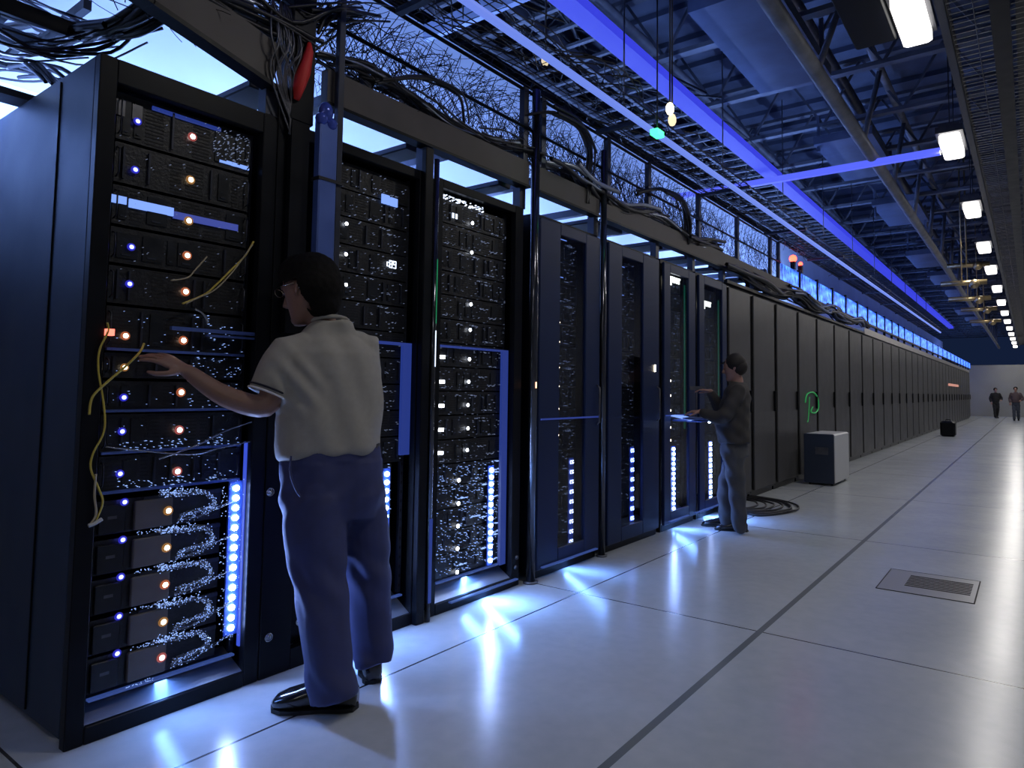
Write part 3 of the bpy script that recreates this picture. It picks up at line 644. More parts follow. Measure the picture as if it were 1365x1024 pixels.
# ------------------------------------------------------------------ overhead frame over the racks
t = empty('tray_beam', (0, 0, 0)); tag(t, 'taupe steel beam running over the open racks with cables on top', 'beam')
segs = [(1.9, 3.47), (3.58, 4.36), (4.45, 9.5)]
b = MB()
for (ya, za), (yc, zc) in (((-1.2, 3.46), (.6, 2.96)), ((.6, 2.96), (1.12, 2.83)), ((1.12, 2.83), (1.64, 2.695))): b.bar((.005, ya, za), (.005, yc + .004, zc), .05, .19)
b.build('beam_web', beam_m, t)
b = MB()
for (ya, za), (yc, zc) in (((-1.2, 3.355), (.6, 2.855)), ((.6, 2.855), (1.12, 2.725)), ((1.12, 2.725), (1.64, 2.59))): b.bar((.005, ya, za), (.005, yc + .004, zc), .08, .02)
b.build('beam_flange', black, t)
for a, c in segs:
    MB().box(-.02, .03, a, c, 2.625, 2.79).build('beam_web', beam_m, t); MB().box(-.03, .045, a, c, 2.61, 2.625).build('beam_flange', black, t)
for k, y in enumerate([2.15, 3.1, 3.9, 4.8, 5.6, 6.5, 7.5, 8.5]): MB().box(-1.6, -.02, y, y + .06, 2.80, 2.86).build('cross_member', darkmetal, t)
for (y, wd) in ((1.60, .17), (2.53, .15), (3.33, .13), (4.5, .48), (5.5, .26), (6.27, .24), (7.0, .22), (7.8, .25), (8.6, .25)): MB().bbox(-1.3, -.12, y, y + wd, 2.625, 2.66, .006).build('crossing_duct', darkmetal, t)
for k, y in enumerate([1.61, 2.55, 3.41, 4.33, 5.38, 6.18, 7.0, 8.0]): MB().box(-.06, .0, y, y + .06, H + .002, 2.62).build('upright', darkmetal, t)
# uplights added on the rack tops to wash the wall blue
ub = MB().box(-.06, .06, -.85, .85, 0, .03).mesh('base', steel); ut = MB().tube([(0, -.82, .05), (0, .82, .05)], .018, 8).mesh('tube', emis('uplight_tube', (.4, .6, 1), 2.5))
for k in range(8):
    t = empty('uplight', (-.80, .7 + 2.0 * k, 2.475)); tag(t, 'added blue strip uplight on the rack tops, %s from the near end' % ordn(k), 'light', 'added uplights on the rack tops')
    inst('base', ub, t); inst('tube', ut, t)
# wire screen standing on the beam
t = empty('wire_screen', (0, 0, 0)); tag(t, 'upright wire mesh screen above the racks against the blue-lit wall', 'mesh screen')
b = MB(); b.tube([(0, -1, 3.29), (0, 9, 3.29)], .012, 6); b.tube([(.02, 1.9, 3.02), (.02, 3.4, 3.02), (.02, 9, 3.02)], .011, 6); b.build('rails', black, t)
pm_ = MB().box(-.02, .02, 0, .05, 2.64, 3.30).mesh('post', darkmetal)
for y in (3.42, 3.62, 4.5, 5.2, 6.3, 7.4, 8.6, 8.95): inst('post', pm_, t, (0, y, 0))
b = MB(); r = random.Random(21)
for k in range(3400):   # a web of crossing thin wires
    y = r.uniform(-.5, 9) if k < 2000 else r.uniform(1.9, 7); z = r.uniform(2.8, 3.27); a = r.uniform(.3, 1.4) * (1 if r.random() < .5 else -1); L = r.uniform(.08, .38)
    if z < 2.8: continue
    p0 = Vector((r.uniform(-.3, .0), y, z)); p2 = p0 + Vector((r.uniform(-.1, .1), L * math.cos(a), L * math.sin(a)))
    p2.z = max(2.8, min(3.28, p2.z)); p1 = (p0 + p2) / 2 + Vector((0, r.uniform(-.03, .03), r.uniform(-.03, .03)))
    b.tube(smooth_path([p0, p1, p2], 3), r.choice([.0014, .0018, .0026]), 3, caps=False)
for k in range(90):
    y = -1 + k * .11; b.tube([(-.02, y, 2.8), (-.02, y + .22, 3.28)], .003, 3, caps=False)
b.build('wire_web', black, t)['kind'] = 'stuff'
# horizontal wire deck above the aisle edge
t = empty('wire_deck', (0, 0, 3.31)); tag(t, 'dark horizontal wire deck between mesh screen and thin blue tube', 'wire deck')
b = MB(); r = random.Random(31)
for k in range(330):
    y = -.5 + .075 * k; b.tube([(.03, y, 0), (.25, y + r.uniform(-.02, .02), r.uniform(-.01, .02)), (.52, y, 0)], .0028, 3, caps=False)
for x in (.03, .09, .18, .27, .36, .45, .52): b.tube([(x, -.5, -.004), (x, 24, -.004)], .004, 4)
for k in range(200):
    y = r.uniform(-.5, 12); p = Vector((r.uniform(0, .5), y, r.uniform(.01, .06))); b.tube(smooth_path([p, p + Vector((r.uniform(-.2, .2), .3, .03)), p + Vector((r.uniform(-.2, .2), .7, 0))], 3), .005, 3, caps=False)
b.build('wires', cable_b, t)
bm_ = MB().box(.03, .55, 0, .04, -.05, -.02).mesh('bracket', darkmetal); hm_ = MB().tube([(.27, .02, -.02), (.27, .02, 1.66)], .007, 6).mesh('hanger_rod', steel)
for k in range(12): inst('bracket', bm_, t, (0, .3 + 2 * k, 0)); inst('hanger_rod', hm_, t, (0, .3 + 2 * k, 0))
# higher wire deck layers with cables
t = empty('cable_deck', (0, 0, 4.62)); tag(t, 'high dark ladder deck loaded with cables under the roof, left side', 'cable deck')
b = MB(); r = random.Random(41)
for k in range(120): b.bar((-1.55, -2 + .3 * k, 0), (-.4, -2 + .3 * k, 0), .04, .03)
for x in (-1.5, -.9, -.4): b.bar((x, -2, 0), (x, 34, 0), .04, .09)
b.build('ladder', joist_m, t)
b = MB()
for k in range(260):
    p = Vector((r.uniform(-1.3, -.5), r.uniform(-2, 25), r.uniform(.03, .15))); q = r.uniform(.5, 2.4)
    b.tube(smooth_path([p, p + Vector((r.uniform(-.3, .3), q * .4, r.uniform(-.08, .1))), p + Vector((r.uniform(-.5, .5), q, 0))], 3), r.choice([.008, .012, .02]), 4, caps=False)
b.build('cables', cable_b, t)['kind'] = 'stuff'

# blue-lit screen panels over the far cabinets, their light put in as emission
def mottled(name, col, s):
    M = bpy.data.materials.new(name); M.use_nodes = True; N = M.node_tree; b = N.nodes['Principled BSDF']; b.inputs['Base Color'].default_value = (.03, .04, .08, 1)
    tc = N.nodes.new('ShaderNodeTexCoord'); n = N.nodes.new('ShaderNodeTexNoise'); n.inputs['Scale'].default_value = 9; n.inputs['Detail'].default_value = 6; N.links.new(tc.outputs['Object'], n.inputs['Vector'])
    r = N.nodes.new('ShaderNodeMapRange'); r.inputs[1].default_value = .38; r.inputs[2].default_value = .66; r.inputs[3].default_value = .12 * s; r.inputs[4].default_value = s; N.links.new(n.outputs['Fac'], r.inputs[0])
    b.inputs['Emission Color'].default_value = (*col, 1); N.links.new(r.outputs[0], b.inputs['Emission Strength']); return M
mo = mottled('screen_glow_far', (.05, .17, 1.0), 4.2)
y = 9.0; i = 0
while y < yend - .3:
    L = 1.0 if y < 20 else 1.6
    t = empty('screen_panel', (0, y, 0)); tag(t, 'blue screen panel with painted glow above the closed cabinets, %s toward the far end' % ordn(i), 'screen panel', 'blue screen panels over the cabinets')
    MB().box(-.03, -.01, .03, L - .03, 2.74, 3.04).build('screen', mo, t); MB().box(-.04, .01, 0, .03, 2.61, 3.08).box(-.04, .01, 0, L, 2.70, 2.74).build('frame', black, t)
    y += L; i += 1
# tangled cables lying over the beam
def tangle(path, n, spread, rs, seed, mats, label, name='cable_bundle', k=5, group='tangled cables over the racks'):
    b = MB(); r = random.Random(seed); P = [Vector(p) for p in path]
    for q in range(n):
        off = Vector((r.gauss(0, spread), r.gauss(0, spread), abs(r.gauss(0, spread)) * .8)); a = r.randrange(0, max(1, len(P) - 2)); e = r.randrange(a + 2, len(P)) if len(P) > a + 2 else len(P) - 1
        pts = [p + off + Vector((r.gauss(0, spread * .5), r.gauss(0, spread * .7), r.gauss(0, spread * .45))) for p in P[a:e + 1]]
        if len(pts) < 2: continue
        b.tube(smooth_path(pts, k), r.choice(rs), 5, r.randrange(len(mats)), caps=False)
    return tag(b.build(name, mats), label, 'cables', group)
mm = [cable_b, cable_b, cable_b, cable_s]
tangle([(-.02, -.6 + .3 * k, 2.86 + .02 * (k % 2)) for k in range(9)], 46, .035, [.006, .008, .012], 1, mm, 'tangled cables on the beam over the nearest rack')
tangle([(-.02, 1.9 + .22 * k, 2.84 + .04 * math.sin(k)) for k in range(9)], 46, .03, [.006, .008, .014], 2, mm, 'tangled cables on the beam over second and third rack')
tangle([(-.02, 3.6 + .3 * k, 2.80 + .05 * math.sin(k * 1.3)) for k in range(12)], 60, .04, [.008, .012, .018], 3, mm, 'thick tangled cables over the tinted-door racks')
tangle([(-.02, 6.9 + .6 * k, 2.62 + .05 * math.sin(k * 1.7)) for k in range(14)], 80, .05, [.012, .018, .025], 4, [cable_b, cable_b, mat('cable_blue_grey', (.12, .16, .30), .35)], 'long tangle of cables over the nearer closed cabinets')
tangle([(.05, 3.45, 3.1), (.12, 3.62, 3.16), (.12, 3.95, 3.17), (.08, 4.15, 3.06), (.03, 4.22, 2.85), (.02, 4.2, 2.68)], 12, .015, [.008, .012], 5, [cable_b], 'thick arch of cables rising over the polished post')
tangle([(.03, 5.0, 2.95), (.1, 5.3, 3.04), (.1, 5.7, 3.05), (.05, 5.95, 2.9), (.02, 6.0, 2.7)], 10, .018, [.008, .014], 6, [cable_b], 'arch of cables over the fifth and sixth rack')
tangle([(.02, 2.2, 2.84), (.05, 2.5, 2.98), (.06, 2.75, 2.98), (.03, 2.85, 2.84)], 7, .01, [.006, .009], 8, [cable_b], 'small arch of cables above the second rack')
tangle([(-.4, 1.15, 2.95), (-.2, 1.4, 3.05), (-.05, 1.6, 2.98), (.0, 1.75, 2.9), (.0, 1.95, 3.05), (-.1, 2.2, 3.2)], 30, .05, [.004, .006, .01], 9, [cable_b], 'dense knot of wires around the dark post')
# ladder trays at the top left
for i, (x, z) in enumerate([(-.80, 2.78), (-1.25, 2.84)]):
    t = empty('ladder_tray', (x, 0, z)); tag(t, ['black ladder tray with cables behind the nearest rack top', 'second black ladder tray nearer the blue-lit wall'][i], 'tray')
    [MB().box(q, q + .02, -1.5, 1.12, 0, .07).build('side_rail', black, t) for q in (-.15, .13)]
    rg = MB().box(-.13, .13, 0, .03, .01, .03).mesh('rung', black); [inst('rung', rg, t, (0, -1.4 + .22 * k, 0)) for k in range(12)]
tangle([(-.80, -.8 + .24 * k, 2.85) for k in range(9)], 34, .05, [.006, .01], 11, mm, 'cables lying in the ladder tray at top left')
tangle([(-.75, .5, 2.86), (-.72, .75, 2.70), (-.70, .95, 2.66), (-.66, 1.15, 2.74), (-.6, 1.3, 2.9)], 12, .05, [.005, .008], 12, [cable_b], 'drooping cable loops above the rack top at left')
tangle([(-1.5, .9, 2.8), (-1.1, 1.0, 2.72), (-.8, 1.05, 2.62), (-.6, 1.05, 2.50)], 14, .04, [.006, .010], 14, mm, 'cables dropping onto the rear of nearest rack top')
for (y, z, x0) in ((.93, 2.93, -.72), (1.22, 3.08, -.95), (.70, 2.80, -.72)):
    tag(MB().box(-1.6, x0, y, y + .035, z, z + .05).build('support_bar', black), {.93: 'thin black bar from the wall above the rack top corner', 1.22: 'higher black bar from the wall behind the rack top', .70: 'lowest black bar from the wall left of the rack top'}[y], 'bar')
tangle([(-1.5, 1.05, 3.05), (-1.1, 1.1, 2.95), (-.8, 1.12, 2.84), (-.5, 1.2, 2.82), (-.2, 1.3, 2.9)], 20, .03, [.006, .01, .016], 17, [cable_b], 'dark cables crossing above the nearest rack top corner')
# red signal lamps
for i, (px, py, r_) in enumerate([(1057, 345, .055), (1067, 352, .032)]):
    c = atX(px, py, -.02); t = empty('signal_lamp', (c.x, c.y, c.z)); tag(t, ['larger red signal lamp above the closed cabinets', 'smaller red signal lamp right of the larger one'][i], 'signal lamp')
    MB().sphere((0, 0, 0), r_, 12).build('lens', e_red, t); MB().box(-.03, .03, -.03, .03, 3.05 - c.z, -r_ * .8).build('base', black, t)

# ------------------------------------------------------------------ loose yellow cables on the nearest rack
def cable(pxs, X, r, mt, label, group='loose cables on the nearest rack'):
    xs = X if isinstance(X, (list, tuple)) else [X] * len(pxs)
    o = MB().tube(smooth_path([atX(x, y, xs[i]) for i, (x, y) in enumerate(pxs)], 6), r, 8).build('patch_cable', mt); return tag(o, label, 'cable', group)
cable([(192, 458), (186, 470), (168, 488), (140, 512), (123, 530), (119, 553)], [.05, .06, .05, .04, .03, .03], .0042, cable_y, 'bright yellow cable from the hand down to the rack edge')
cable([(143, 430), (144, 442), (133, 466), (131, 492), (137, 530), (140, 560), (137, 580), (124, 605), (121, 625), (131, 650), (137, 670), (128, 694)], .03, .0036, cable_y, 'long dull yellow cable hanging down the left frame')
cable([(128, 632), (126, 660), (128, 686), (118, 702)], .032, .004, cable_t, 'short tan cable end at the lower left frame')
cable([(118, 701), (126, 698), (136, 692)], .034, .007, white_m, 'white plug at the end of the hanging cable')
cable([(338, 322), (326, 342), (306, 362), (290, 378), (272, 393), (243, 405)], .01, .004, cable_y, 'yellow cable curving below the warm lamps')
cable([(337, 326), (312, 360), (287, 386), (262, 398), (248, 405)], .014, .0028, cable_t, 'thin tan cable beside the curving yellow one')
cable([(276, 342), (262, 358), (250, 370), (228, 374)], .0, .003, cable_t, 'short tan cable under the fourth warm lamp')
cable([(338, 562), (300, 575), (262, 594), (212, 612)], .0, .003, cable_s, 'silver cable sloping below the forearm')
cable([(336, 588), (290, 598), (250, 606), (140, 596)], .0, .0026, cable_s, 'thin silver cable under the sloping one')
cable([(260, 412), (272, 420), (277, 432)], .0, .004, cable_s, 'short bright cable right of the hand')
tag(MB().box(-.02, .0, 1.26, 1.6, 1.478, 1.492).box(-.02, .0, 1.40, 1.6, 1.462, 1.470).build('cable_shelf', bluelit), 'blue-lit shelf edge above the reaching hand', 'shelf')
tag(MB().box(-.012, .012, -.012, .012, -.012, .012).build('port_lamp', emis('port_red', (1, .15, .1), 3), None, atX(146, 443, .02)), 'small red lamp at the left frame by the cable', 'lamp')

# ------------------------------------------------------------------ floor things
t = empty('floor_vent', (2.18, 5.03, 0)); tag(t, 'rectangular floor vent with dark slots at the right', 'floor vent')
b = MB(); b.box(-.27, .27, -.27, .30, .0005, .003)
b.build('plate', mat('vent_plate', (.36, .365, .375), .3), t)
b = MB(); b.box(-.275, -.268, -.28, .31, .0005, .0034); b.box(.268, .275, -.28, .31, .0005, .0034); b.box(-.275, .275, -.28, -.272, .0005, .0034); b.box(-.275, .275, .302, .31, .0005, .0034); b.build('rim', hole, t)
b = MB()
for k in range(8): b.box(-.13, .24, -.11 + .04 * k, -.09 + .04 * k, .003, .0045)
b.build('slot', hole, t)
t = empty('white_cabinet_unit', (.36, 9.98, 0)); tag(t, 'low white and navy wheeled unit standing by the closed cabinets', 'unit')
MB().bbox(-.20, .20, -.42, .44, .03, .70, .02).build('case', white_m, t); MB().bbox(-.205, .195, -.45, -.421, .03, .70, .008).box(-.05, .12, -.455, -.449, .42, .52, 1).build('front_panel', [mat('unit_navy', (.02, .03, .055), .4), steel], t)
b = MB(); [b.tube([(x - .01, y, .022), (x + .01, y, .022)], .022, 10) for x in (-.15, .15) for y in (-.36, .36)]; b.build('wheels', black, t)
t = empty('dark_case', (.68, 23.3, 0)); tag(t, 'small black case on the floor far down the aisle', 'case')
MB().bbox(-.2, .2, -.22, .22, 0, .46, .05).build('body', black, t); MB().tube([(-.06, 0, .46), (-.06, 0, .5), (.06, 0, .5), (.06, 0, .46)], .012, 8).build('handle', black, t)
b = MB(); r = random.Random(8)
for q in range(6):
    cx, cy = .38 + .04 * q, 7.25; pts = []
    for k in range(11):
        a = math.pi * (-.15 + 1.3 * k / 10) ; pts.append((.05 + (.62 - .07 * q) * math.sin(a) * (1 + .04 * r.random()), 7.3 - .05 * q + (.58 - .05 * q) * math.cos(a) * 1.05, .012 + .007 * q + .01 * r.random()))
    b.tube(smooth_path(pts, 4), .011, 6)
b.tube(smooth_path([(.12, 7.9, .012), (.4, 7.75, .012), (.65, 7.2, .012), (.45, 6.75, .012), (.2, 6.9, .012)], 5), .011, 6)
tag(b.build('floor_cable', cable_b), 'coil of black cable on the floor behind the dark-clothed man', 'cable')

# ------------------------------------------------------------------ people
def bake(o, voxel, smooth=6, fold=None):
    mod = o.modifiers.new('r', 'REMESH'); mod.mode = 'VOXEL'; mod.voxel_size = voxel; mod.use_smooth_shade = True
    sm = o.modifiers.new('s', 'SMOOTH'); sm.factor = .5; sm.iterations = smooth
    dg = bpy.context.evaluated_depsgraph_get(); dg.update(); ev = o.evaluated_get(dg)
    me = bpy.data.meshes.new_from_object(ev); me.name = o.name
    mats = list(o.data.materials); old = o.data; o.modifiers.clear(); o.data = me; bpy.data.meshes.remove(old)
    me.materials.clear(); [me.materials.append(M) for M in mats]
    n = len(me.vertices)
    if fold and n:
        co = np.empty(n * 3); me.vertices.foreach_get('co', co); nr = np.empty(n * 3); me.vertices.foreach_get('normal', nr); co = co.reshape(-1, 3); nr = nr.reshape(-1, 3)
        d = fold(co); co += nr * d[:, None]; me.vertices.foreach_set('co', co.ravel())
    me.polygons.foreach_set('material_index', [0] * len(me.polygons)); me.polygons.foreach_set('use_smooth', [True] * len(me.polygons)); me.update(); return o
def ering(c, a, b, u, v, n=20, sq=1.0):
    """ellipse ring, half widths a along u and b along v"""
    out = []
    for k in range(n):
        t_ = 2 * math.pi * k / n; ct, st = math.cos(t_), math.sin(t_)
        out.append(Vector(c) + Vector(u) * (a * math.copysign(abs(ct) ** sq, ct)) + Vector(v) * (b * math.copysign(abs(st) ** sq, st)))
    return out
def limb(b, pts, rad, n=14, k=5, end=True):
    P = smooth_path(pts, k); R = []
    L = len(pts)
    for i in range(L - 1):
        for j in range(k): R.append(rad[i] + (rad[i + 1] - rad[i]) * j / k)
    R.append(rad[-1]); b.tube(P, R, n); b.sphere(pts[0], rad[0], 12)
    if end: b.sphere(pts[-1], rad[-1], 12)
def head(b, c, F, U, s=1.0):
    """head centred at c (middle of the skull), facing F; s scales a 0.235 m tall head"""
    F = Vector(F).normalized(); U = Vector(U); U = (U - F * U.dot(F)).normalized(); Sd = U.cross(F)
    rings = []
    prof = [(-.122, .028, .030, .052), (-.108, .040, .042, .044), (-.088, .052, .060, .026), (-.062, .060, .076, .012), (-.03, .067, .090, 0), (.0, .072, .097, -.004), (.03, .075, .100, -.006), (.06, .072, .094, -.006), (.085, .060, .078, -.006), (.103, .042, .054, -.006), (.113, .018, .024, -.006)]
    for (z, a, d, f) in prof:
        rings.append(ering(c + (U * z + F * f) * s, a * s, d * s, Sd, F, 22, .92))
    b.loft(rings)
    # nose, brow, lips, ears
    b.tube([c + (U * .018 + F * .090) * s, c + (U * -.01 + F * .106) * s, c + (U * -.030 + F * .115) * s, c + (U * -.038 + F * .096) * s], [.008 * s, .010 * s, .014 * s, .012 * s], 10)
    b.tube([c + (U * .026 + F * .084 - Sd * .04) * s, c + (U * .030 + F * .094) * s, c + (U * .026 + F * .084 + Sd * .04) * s], .009 * s, 8)
    b.tube([c + (U * -.064 + F * .080 - Sd * .02) * s, c + (U * -.062 + F * .090) * s, c + (U * -.064 + F * .080 + Sd * .02) * s], .007 * s, 8)
    b.sphere(c + (U * -.098 + F * .078) * s, .02 * s, 12)
    for q in (-1, 1):
        e = c + (Sd * q * .074 - F * .008 + U * -.005) * s
        b.tube([e + (U * .028 + F * .008) * s, e + (U * .022 - F * .014 + Sd * q * .008) * s, e + (U * 0 - F * .012 + Sd * q * .009) * s, e + (U * -.024 + F * .006) * s], [.006 * s, .008 * s, .008 * s, .007 * s], 8)
        b.sphere(e, .014 * s, 10)
    return F, U, Sd
def hand(b, wst, D, Nn, s=1.0, curl=.5, spread=.12, thumb=1):
    """palm from wrist along D, back of the hand normal Nn; curl bends fingers away from Nn"""
    D = Vector(D).normalized(); Nn = Vector(Nn); Nn = (Nn - D * Nn.dot(D)).normalized(); T = D.cross(Nn)
    wst = Vector(wst)
    rings = [ering(wst, .026 * s, .019 * s, T, Nn, 14), ering(wst + D * .03 * s, .033 * s, .017 * s, T, Nn, 14), ering(wst + D * .065 * s, .040 * s, .015 * s, T, Nn, 14), ering(wst + D * .09 * s, .041 * s, .012 * s, T, Nn, 14)]
    b.loft(rings)
    for i, L in enumerate((.068, .078, .072, .056)):
        off = (i - 1.5) * .0215; base = wst + (D * (.082 - abs(i - 1.3) * .004) + T * off) * s; ang = -curl * .4 - .05 * i; p = base; pts = [base - D * .02 * s, base]; dirs = (D + T * (i - 1.5) * spread).normalized()
        for j, f in enumerate((.45, .32, .26)):
            dd = dirs * math.cos(ang) + Nn * math.sin(ang); p = p + dd * (L * f * s); pts.append(p); ang -= curl * (.75 if j == 0 else .6)
        b.tube(pts, [.0088 * s, .0088 * s, .0082 * s, .0074 * s, .0062 * s], 10); b.sphere(pts[-1], .0064 * s, 8)
    q = thumb; base = wst + (D * .022 + T * q * .026 - Nn * .004) * s; d1 = (D * .6 + T * q * .75 - Nn * .3).normalized(); p1 = base + d1 * .038 * s; d2 = (D * .85 + T * q * .35 - Nn * .4).normalized(); p2 = p1 + d2 * .032 * s; p3 = p2 + (D * .95 - Nn * .3).normalized() * .024 * s
    b.tube([base, p1, p2, p3], [.013 * s, .0105 * s, .0095 * s, .007 * s], 10); b.sphere(p3, .0072 * s, 8)
def shoe(name, toe, heel, mt, parent, wd=.05, s=1.0):
    toe = Vector(toe); heel = Vector(heel); D = (toe - heel); D.z = 0; L = D.length; D.normalize(); T = Vector((0, 0, 1)).cross(D); b = MB(); rings = []
    for (f, w_, h, z) in [(-.02, .022, .03, .035), (.04, .033, .045, .045), (.18, .038, .05, .052), (.34, .038, .048, .052), (.5, .040, .037, .045), (.68, .047, .030, .036), (.84, .046, .024, .030), (.95, .034, .019, .024), (1.0, .014, .011, .018)]:
        c = heel + D * (f * L); c.z = max(z * s, h * s + .004); rings.append(ering(c, w_ * s, h * s, T, Vector((0, 0, 1)), 16, .85))
    b.loft(rings); o = b.build(name, mt, parent)
    b = MB(); rings = []
    for zz in (.001, .016):
        rings.append([heel + D * (L * f) + T * (w_ * s) + Vector((0, 0, zz)) for f, w_ in [(-.04, 0), (0, .03), (.15, .038), (.4, .036), (.65, .047), (.85, .046), (.98, .028), (1.03, 0), (.98, -.028), (.85, -.046), (.65, -.047), (.4, -.036), (.15, -.038), (0, -.03)]])
        for p in rings[-1]: p.z = zz
    b.loft(rings); b.sm = [False] * len(b.f); q = b.build('sole', mat('sole_black', (.008, .008, .009), .6), o); return o

skin = mat('skin', (.27, .155, .115), .5, noise=.08, nscale=30)
skin2 = mat('skin_dusky', (.40, .22, .17), .55, noise=.08, nscale=30)
hair_m = mat('dark_hair', (.005, .0042, .0035), .75, bump=.35, bscale=260, spec=.15)
shirt_m = mat('grey_beige_knit', (.36, .345, .31), .85, noise=.06, nscale=40, bump=.1, bscale=400)
trouser_m = mat('navy_twill', (.040, .050, .15), .75, noise=.12, nscale=30)
shoe_m = mat('black_leather', (.01, .01, .013), .18, coat=.6)

def Pm(px, py, d, base):
    D = ray(px, py); f = Vector((-.5696, .8219, 0)); return CP + D * ((base + d) / D.dot(f))
RIGHT = Vector((.822, .569, 0)); AWAY = Vector((-.5696, .8219, 0)); UP = Vector((0, 0, 1))

# ---- the near man
def near_man():
    P = lambda x, y, d=0: Pm(x, y, d, 2.83)
    T = Vector((-.949, .315, 0)).normalized(); Sv = Vector((.315, .949, 0)).normalized()      # chest direction; toward his right shoulder
    Fh = Vector((-.95, -.26, -.24)).normalized()
    hc = P(411, 387, .0); root = MB()
    F, U, Sd = head(root, hc, Fh, UP * 1 + Fh * .1, 1.12)
    limb(root, [hc + Vector((.015, .01, -.07)), P(428, 428, .02), P(436, 452, .02)], [.055, .058, .07])
    # torso core hidden by the shirt
    root.loft([ering(P(436, 462, 0), .13, .06, Sv, T), ering(P(438, 520, 0), .14, .07, Sv, T), ering(P(441, 600, 0), .13, .08, Sv, T), ering(P(443, 640, 0), .14, .08, Sv, T)])
    lsh = P(386, 470, -.10); elb = P(354, 541, -.17); wr = P(250, 495, -.26)
    mid = P(300, 528, -.22)
    limb(root, [lsh, (lsh + elb) / 2 + Vector((0, -.01, 0)), elb, mid, wr], [.055, .050, .046, .042, .027])
    tip = P(203, 470, -.30)
    hand(root, wr, tip - wr, Vector((.45, -.1, .9)), 1.08, .32, .14, thumb=-1)
    rsh = P(484, 462, .12); relb = rsh + T * .03 + Sv * .02 + Vector((0, 0, -.27)); rwr = relb + T * .05 + Sv * -.22 + Vector((0, 0, .04))
    limb(root, [rsh, (rsh + relb) / 2, relb, (relb + rwr) / 2, rwr], [.055, .05, .045, .042, .028])
    hand(root, rwr, (T - Sv * .4 + UP * .2), UP, 1.0, .6, .1, thumb=-1)
    o = root.build('person', skin); tag(o, 'man in a grey-beige polo shirt and navy trousers reaching into the nearest rack', 'person'); bake(o, .0052, 3)
    # hair: cap over the back and top, full volume
    b = MB()
    def blob(u, f, s_, r, sc=1.0): b.sphere(hc + (U * u + F * f + Sd * s_) * 1.13, r * 1.14, 18)
    blob(.035, -.030, 0, .102); blob(.06, .02, 0, .085); blob(-.01, -.052, 0, .088); blob(.0, -.045, .028, .080); blob(.0, -.045, -.028, .080); blob(-.06, -.055, 0, .066); blob(.075, .045, .0, .052); blob(.05, .03, .035, .055); blob(.05, .03, -.035, .055)
    h = b.build('hair', hair_m, o)
    bake(h, .007, 4, lambda co: .0015 * np.sin(co[:, 0] * 160 + 3 * np.sin(co[:, 2] * 60)) * np.sin(co[:, 1] * 140))
    # cut hair away from the face: keep only what lies behind the hairline
    me = h.data; import bmesh
    bm = bmesh.new(); bm.from_mesh(me); kill = []
    for v in bm.verts:
        d = v.co - hc; u, f = d.dot(U), d.dot(F); s_ = abs(d.dot(Sd))
        if (f > .085 and u < .07) or (f > .042 and u < .034) or (f > -.02 and u < -.022) or (f > -.045 and u < .020 and s_ > .06): kill.append(v)
    bmesh.ops.delete(bm, geom=kill, context='VERTS'); bm.to_mesh(me); bm.free()
    # glasses
    b = MB()
    for q in (-1, 1):
        cc = hc + (F * .112 + U * .014 + Sd * q * .034) * 1.12
        b.tube([cc + Sd * (.025 * math.cos(a)) + U * (.017 * math.sin(a)) - F * (.006 * abs(math.cos(a))) for a in [2 * math.pi * k / 16 for k in range(16)]], .0016, 6, closed=True)
        b.tube([hc + (F * .110 + U * .018 + Sd * q * .060) * 1.12, hc + (F * .05 + U * .018 + Sd * q * .080) * 1.12, hc + (U * .014 - F * .01 + Sd * q * .082) * 1.12], .0018, 6)
    b.tube([hc + (F * .114 + U * .018 - Sd * .01) * 1.12, hc + (F * .117 + U * .020) * 1.12, hc + (F * .114 + U * .018 + Sd * .01) * 1.12], .0016, 6)
    b.build('glasses', mat('gold_wire', (.75, .68, .5), .2, 1.), o)
    # shirt
    b = MB()
    R = [(428, 446, .075, .070, .02), (447, 438, .12, .085, .02), (458, 436, .185, .105, .01), (472, 436, .222, .122, 0), (500, 437, .228, .135, 0), (530, 438, .228, .142, 0), (560, 440, .222, .146, 0), (585, 441, .218, .148, 0), (596, 442, .214, .148, 0), (603, 442, .205, .142, 0)]
    rr = []
    for i, (py, px, a, d, dz) in enumerate(R):
        q = ering(P(px, py, dz), a, d, Sv, T, 28, .9)
        if py >= 585:      # hem hangs lower at the front left
            for p in q: p.z -= .03 * max(0, (p - P(px, py, dz)).dot(T)) / .14 + .015 * max(0, -(p - P(px, py, dz)).dot(Sv)) / .2
        rr.append(q)
    b.loft(rr)
    sl = P(358, 527, -.15); slv = (sl - lsh).normalized()
    b.tube([lsh + Sv * .07 + Vector((0, 0, .02)), lsh + Vector((0, 0, -.005)), lsh + slv * .08, sl - slv * .05, sl], [.075, .082, .084, .083, .080], 20); b.sphere(lsh + Sv * .03, .078, 16)
    rs = rsh + (relb - rsh) * .75
    b.tube([rsh - Sv * .07, rsh, (rsh + rs) / 2, rs], [.075, .08, .082, .078], 20); b.sphere(rsh - Sv * .03, .075, 16)
    hemz = P(442, 603).z
    def fold(co):
        z = co[:, 2]; s_ = (co - np.array(P(440, 520))) @ np.array(Sv); f = (co - np.array(P(440, 520))) @ np.array(T)
        lo = np.clip((1.40 - z) / .4, 0, 1)
        d = .0060 * lo * np.sin(s_ * 26 + 5 * (z - 1.2) + 2 * np.sin(z * 9)) + .003 * lo * np.sin(s_ * 48 - z * 18 + 1)
        arm = np.exp(-((s_ + .16) ** 2) / .006 - ((z - 1.27) ** 2) / .01); d += .010 * arm * np.sin((z * .8 + s_) * 75)
        d += .005 * np.sin(z * 16 + s_ * 22 + 3 * np.sin(s_ * 9))
